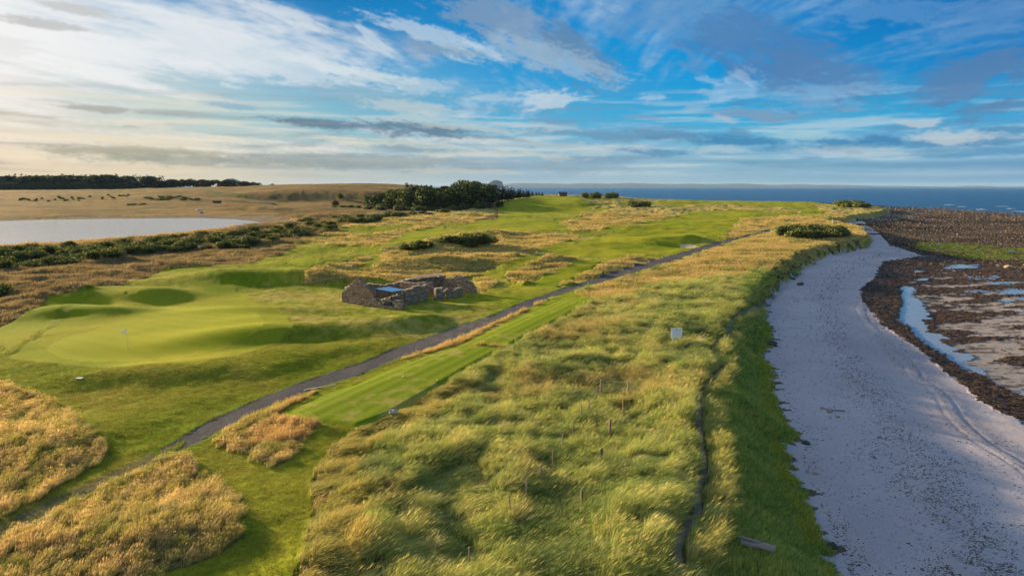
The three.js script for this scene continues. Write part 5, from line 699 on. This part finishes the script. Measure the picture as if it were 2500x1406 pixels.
// ------------------------------------------------------------------ buildings, boats and rails in the distance
{
  const gableRoof = (w, l, h, over = 0.3) => { const s = new THREE.Shape([[-w / 2 - over, 0], [0, h], [w / 2 + over, 0], [w / 2 + over, -0.15], [0, h - 0.2], [-w / 2 - over, -0.15]].map(p => new THREE.Vector2(...p))); return new THREE.ExtrudeGeometry(s, { depth: l + 2 * over, bevelEnabled: false }).translate(0, 0, -l / 2 - over); };
  const sh = thing('brick_shed', 'small red brick shed with dark pitched roof on the skyline by the sea', 'shed', at(1374, 479)); sh.rotation.y = Math.PI / 2 + 0.1; part('wall', box(4.4, 2.6, 7.6, 0, 1.2, 0), std(0.17, 0.075, 0.055), sh); part('roof', gableRoof(4.4, 7.6, 1.7).translate(0, 2.5, 0), std(0.055, 0.045, 0.045), sh); part('door', box(0.06, 1.9, 1.0, -2.22, 0.9, 1.2), std(0.05, 0.05, 0.06), sh);
  const ct = thing('storage_hut', 'low olive storage hut alone on the field beyond the lagoon', 'hut', at(529, 496)); part('body', box(6.8, 2.1, 2.6, 0, 1.0, 0), std(0.075, 0.075, 0.055), ct); part('roof', box(7.1, 0.14, 2.9, 0, 2.13, 0), std(0.12, 0.115, 0.095), ct); part('door', box(1.1, 1.7, 0.05, 1.2, 0.88, 1.32), std(0.05, 0.05, 0.04), ct);
  const farAt = (px, d) => { const x = (px - 1250) / FOC * d; return new THREE.Vector3(x, macro(x, d), -d); };
  const ho = thing('towered_house', 'grey stone house with a pinnacled square tower among the pines', 'house', farAt(519, 1150)); const hs = std(0.11, 0.095, 0.08), sl = std(0.055, 0.055, 0.06), gl = std(0.03, 0.035, 0.04, 0.2);
  const tw = part('tower', box(5, 18, 5, 0, 8.8, 0), hs, ho); for (const [x, z] of [[-2.1, 2.1], [2.1, 2.1], [-2.1, -2.1], [2.1, -2.1]]) part('pinnacle', new THREE.ConeGeometry(0.55, 3.6, 6).translate(x, 19.4, z), hs, tw); part('parapet', box(5.5, 0.8, 5.5, 0, 17.6, 0), hs, tw);
  part('wall', box(12, 9, 8, 6, 4.4, 0), hs, ho); part('roof', gableRoof(8, 12, 3.6).rotateY(Math.PI / 2).translate(6, 8.9, 0), sl, ho); for (const x of [3.5, 6, 8.5]) for (const y of [2.2, 5.6]) part('window', box(1.0, 1.6, 0.08, x, y, 4.04), gl, ho); for (const y of [5, 11]) part('window', box(1.0, 2.0, 0.08, 0, y, 2.54), gl, ho);
  const sd = thing('long_shed', 'long dark low shed in front of the towered house', 'shed', farAt(520, 1118)); part('wall', box(19, 4, 7, 0, 1.9, 0), std(0.035, 0.042, 0.045), sd); part('roof', box(19.6, 0.3, 7.6, 0, 4.05, 0), std(0.055, 0.06, 0.065), sd); part('door', box(3, 3, 0.1, -4, 1.5, 3.55), std(0.07, 0.07, 0.07), sd);
  const gh = thing('glasshouse', 'pale blue roofed glasshouse beyond the thin row of pines', 'glasshouse', farAt(580, 1125)); part('wall', box(17, 2.6, 7, 0, 1.2, 0), std(0.10, 0.14, 0.14, 0.4), gh); part('roof', gableRoof(7, 17, 1.6).rotateY(Math.PI / 2).translate(0, 2.5, 0), std(0.11, 0.14, 0.155, 0.5), gh);
  // boats by the lagoon
  const hull = (l, w, h) => { const g = new THREE.SphereGeometry(1, 20, 10, 0, Math.PI * 2, Math.PI / 2, Math.PI / 2).scale(l / 2, h, w / 2), p = g.attributes.position; for (let i = 0; i < p.count; i++) { const t = p.getX(i) / (l / 2); p.setZ(i, p.getZ(i) * (1 - 0.5 * Math.max(0, t))); } g.computeVertexNormals(); return g.translate(0, h, 0); };
  const bp = at(491, 520), b1 = thing('blue_dinghy', 'bright blue dinghy drawn up on the lagoon shore', 'boat', bp); b1.rotation.y = -0.5; part('hull', hull(4.2, 1.7, 0.95), new THREE.MeshStandardMaterial({ color: new THREE.Color().setRGB(0.01, 0.13, 0.42), roughness: 0.5, side: THREE.DoubleSide }), b1); part('gunwale', new THREE.TorusGeometry(0.5, 0.03, 6, 24).scale(4.1, 1.65, 1).rotateX(Math.PI / 2).translate(0, 0.95, 0), std(0.4, 0.5, 0.6), b1); part('thwart', box(0.3, 0.06, 1.4, 0, 0.75, 0), weathered, b1); part('deck', new THREE.CircleGeometry(1, 20).scale(1.9, 0.72, 1).rotateX(-Math.PI / 2).translate(0, 0.7, 0), std(0.03, 0.18, 0.5), b1);
  const b2 = thing('pale_dinghy', 'pale blue upturned dinghy resting behind the bright blue one', 'boat', at(483, 514)); b2.rotation.y = 0.3; part('hull', hull(3.4, 1.5, 0.9).rotateX(Math.PI).translate(0, 0.95, 0), new THREE.MeshStandardMaterial({ color: new THREE.Color().setRGB(0.42, 0.62, 0.78), roughness: 0.5, side: THREE.DoubleSide }), b2); part('keel', box(3.0, 0.1, 0.06, 0, 0.98, 0), std(0.5, 0.6, 0.7), b2);
  const rl = thing('white_rails', 'short white rail fence in front of the dark wood', 'fence', at(1020, 518)); for (let i = 0; i < 6; i++) part('post', box(0.16, 1.4, 0.16, i * 1.1 - 2.7, 0.6, 0), white, rl); for (const h of [0.55, 1.1]) part('rail', box(5.8, 0.14, 0.07, 0, h, 0.11), white, rl);
  const cars = [[650, 497, [0.55, 0.56, 0.58], 'small silver car parked at the bend of the field track'], [668, 499.5, [0.45, 0.08, 0.06], 'small red car parked below the shaded hillside'], [656, 496.4, [0.5, 0.5, 0.5], 'small grey car parked behind the silver one on the track']];
  for (const [px, py, c, label] of cars) { const o = thing('parked_car', label, 'car', at(px, py), 'cars parked by the field track'); const s = new THREE.Shape([[-2.1, 0.35], [2.1, 0.35], [2.1, 0.8], [1.2, 0.95], [0.6, 1.45], [-1.2, 1.48], [-1.9, 0.95], [-2.1, 0.85]].map(p => new THREE.Vector2(...p))); part('body', new THREE.ExtrudeGeometry(s, { depth: 1.6, bevelEnabled: true, bevelSize: 0.05, bevelThickness: 0.05, bevelSegments: 2 }).translate(0, 0, -0.8), new THREE.MeshPhysicalMaterial({ color: new THREE.Color().setRGB(...c), roughness: 0.35, clearcoat: 0.6 }), o); for (const x of [-1.3, 1.3]) for (const z of [-0.8, 0.8]) part('wheel', new THREE.CylinderGeometry(0.33, 0.33, 0.2, 14).rotateX(Math.PI / 2).translate(x, 0.32, z), std(0.02, 0.02, 0.02), o); part('window', box(1.6, 0.36, 1.72, -0.25, 1.16, 0), std(0.02, 0.025, 0.03, 0.1), o); }
  for (const [px, py, label, w] of [[2033, 546, 'white sign post where the path meets the beach bluff', 0.55]]) { const o = thing('path_sign', label, 'sign', at(px, py)); part('post', box(0.12, 2.3, 0.12, 0, 1.1, 0), white, o); part('panel', box(w, 0.85, 0.05, 0, 1.95, 0.09), white, o); }
  for (const [px, py, w] of [[2450, 504.4, 10], [2318, 500.5, 7], [2490, 517, 9], [2395, 512, 6], [2350, 505, 5], [2470, 510, 5]]) { const w0 = onPlane(px, py, SEA_Y), bv = new THREE.Mesh(lump(51 + px % 7, 0.7, 2, 1).scale(w, 0.5, 1.2), std(0.75, 0.78, 0.8)); bv.name = numbered('breaking_wave'); bv.position.set(w0[0], SEA_Y + 0.1, -w0[1]); bv.userData.kind = 'structure'; scene.add(bv); }
}

// ------------------------------------------------------------------ people
function body(j, seed) {   // joints in metres; one continuous skin over tapered bones
  const n = 56, S = 1.06, mc = new MarchingCubes(n, new THREE.MeshBasicMaterial(), false, false, 60000), bones = [
    [j.hip, j.chest, 0.135, 0.165], [j.chest, j.neck, 0.16, 0.07], [j.neck, j.head, 0.06, 0.09], [j.head, j.crown, 0.1, 0.085], [j.shL, j.shR, 0.085, 0.085],
    [j.shL, j.elL, 0.066, 0.05], [j.elL, j.haL, 0.048, 0.038], [j.shR, j.elR, 0.066, 0.05], [j.elR, j.haR, 0.048, 0.038], [j.hpL, j.knL, 0.1, 0.07], [j.knL, j.anL, 0.066, 0.048], [j.anL, j.toL, 0.05, 0.042], [j.hpR, j.knR, 0.1, 0.07], [j.knR, j.anR, 0.066, 0.048], [j.anR, j.toR, 0.05, 0.042], [j.hpL, j.hpR, 0.11, 0.11]];
  for (let z = 0; z < n; z++) for (let y = 0; y < n; y++) for (let x = 0; x < n; x++) {
    const p = [(x - n / 2) / (n / 2) * S, (y - n / 2) / (n / 2) * S + 0.92, (z - n / 2) / (n / 2) * S]; let m = 9;
    for (const [a, b, r0, r1] of bones) { const u = [b[0] - a[0], b[1] - a[1], b[2] - a[2]], w = [p[0] - a[0], p[1] - a[1], p[2] - a[2]], t = clamp((u[0] * w[0] + u[1] * w[1] + u[2] * w[2]) / (u[0] * u[0] + u[1] * u[1] + u[2] * u[2] + 1e-9)), q = Math.hypot(w[0] - u[0] * t, w[1] - u[1] * t, w[2] - u[2] * t) - lerp(r0, r1, t), k = 0.04, h = clamp(0.5 + 0.5 * (m - q) / k); m = lerp(m, q, h) - k * h * (1 - h); }
    mc.field[x + y * n + z * n * n] = -m;
  }
  mc.isolation = 0; mc.update(); const c = mc.count, pos = mc.positionArray.slice(0, c * 3), nor = mc.normalArray.slice(0, c * 3); for (let i = 0; i < c; i++) { pos[i * 3] *= S; pos[i * 3 + 1] = pos[i * 3 + 1] * S + 0.92; pos[i * 3 + 2] *= S; }
  const g = new THREE.BufferGeometry(); g.setAttribute('position', new THREE.BufferAttribute(pos, 3)); g.setAttribute('normal', new THREE.BufferAttribute(nor, 3)); return g;
}
const STAND = { hip: [0, 0.98, 0], chest: [0, 1.28, 0.01], neck: [0, 1.48, 0], head: [0, 1.6, 0.02], crown: [0, 1.68, 0.01], shL: [-0.19, 1.42, 0], shR: [0.19, 1.42, 0], elL: [-0.27, 1.14, 0.02], haL: [-0.24, 0.88, 0.12], elR: [0.27, 1.14, 0.02], haR: [0.24, 0.88, 0.12], hpL: [-0.1, 0.92, 0], hpR: [0.1, 0.92, 0], knL: [-0.11, 0.5, 0.03], knR: [0.12, 0.5, 0.02], anL: [-0.12, 0.09, 0], anR: [0.13, 0.09, -0.02], toL: [-0.13, 0.05, 0.15], toR: [0.15, 0.05, 0.13] };
const WALK = { ...STAND, knL: [-0.1, 0.5, 0.16], anL: [-0.1, 0.1, 0.26], toL: [-0.1, 0.06, 0.4], knR: [0.1, 0.5, -0.03], anR: [0.1, 0.14, -0.3], toR: [0.1, 0.05, -0.18], elL: [-0.25, 1.15, -0.1], haL: [-0.24, 0.92, -0.05], elR: [0.25, 1.15, 0.1], haR: [0.23, 0.95, 0.28] };
const BODIES = [body(STAND), body(WALK)];
function person(px, py, pose, top, legs, label, turn, group, bag) {
  const g = BODIES[pose].clone(), p = g.attributes.position, c = new Float32Array(p.count * 3); for (let i = 0; i < p.count; i++) { const y = p.getY(i), x = Math.abs(p.getX(i)); c.set(y > 1.5 ? (y > 1.64 || p.getZ(i) < -0.03 ? [0.06, 0.04, 0.03] : [0.42, 0.27, 0.20]) : y < 0.11 ? [0.05, 0.05, 0.05] : y < 0.95 && x < 0.21 ? legs : y < 0.96 ? [0.42, 0.27, 0.20] : top, i * 3); } g.setAttribute('color', new THREE.BufferAttribute(c, 3));
  const o = thing('person', label, 'person', at(px, py), group); o.rotation.y = turn; part('figure', g, new THREE.MeshStandardMaterial({ vertexColors: true, roughness: 0.85 }), o); return o;
}
person(1084, 561, 0, [0.03, 0.03, 0.05], [0.025, 0.025, 0.03], 'person in a dark jacket and dark trousers standing on the far tee', 2.2, 'golfers on the far tee');
person(1088, 560.5, 0, [0.05, 0.045, 0.075], [0.03, 0.03, 0.04], 'person in a dark purple jacket standing beside another on the far tee', -0.8, 'golfers on the far tee');
person(1770, 529, 1, [0.16, 0.38, 0.46], [0.05, 0.05, 0.06], 'person in a pale blue top walking up the far fairway', 2.6);
person(2037, 550.5, 1, [0.03, 0.15, 0.17], [0.03, 0.10, 0.12], 'person in dark teal walking on the bluff by the white sign post', 0.5, 'walkers on the bluff');
person(2042, 552, 1, [0.04, 0.20, 0.22], [0.025, 0.05, 0.06], 'person in a teal jacket and black trousers walking on the bluff', 0.3, 'walkers on the bluff');
{ const o = thing('golf_bag', 'upright dark golf bag beside the walker on the far fairway', 'golf bag', at(1773, 529)); part('bag', new THREE.CylinderGeometry(0.16, 0.14, 0.9, 12).translate(0, 0.5, 0), std(0.04, 0.045, 0.05), o); for (let i = 0; i < 4; i++) part('club', limb([0.05 * i - 0.08, 0.8, 0], [0.09 * i - 0.14, 1.2, 0.05], 0.012, 0.02), std(0.5, 0.5, 0.5, 0.3), o); }
console.log('things done');



renderer.render(scene, camera);
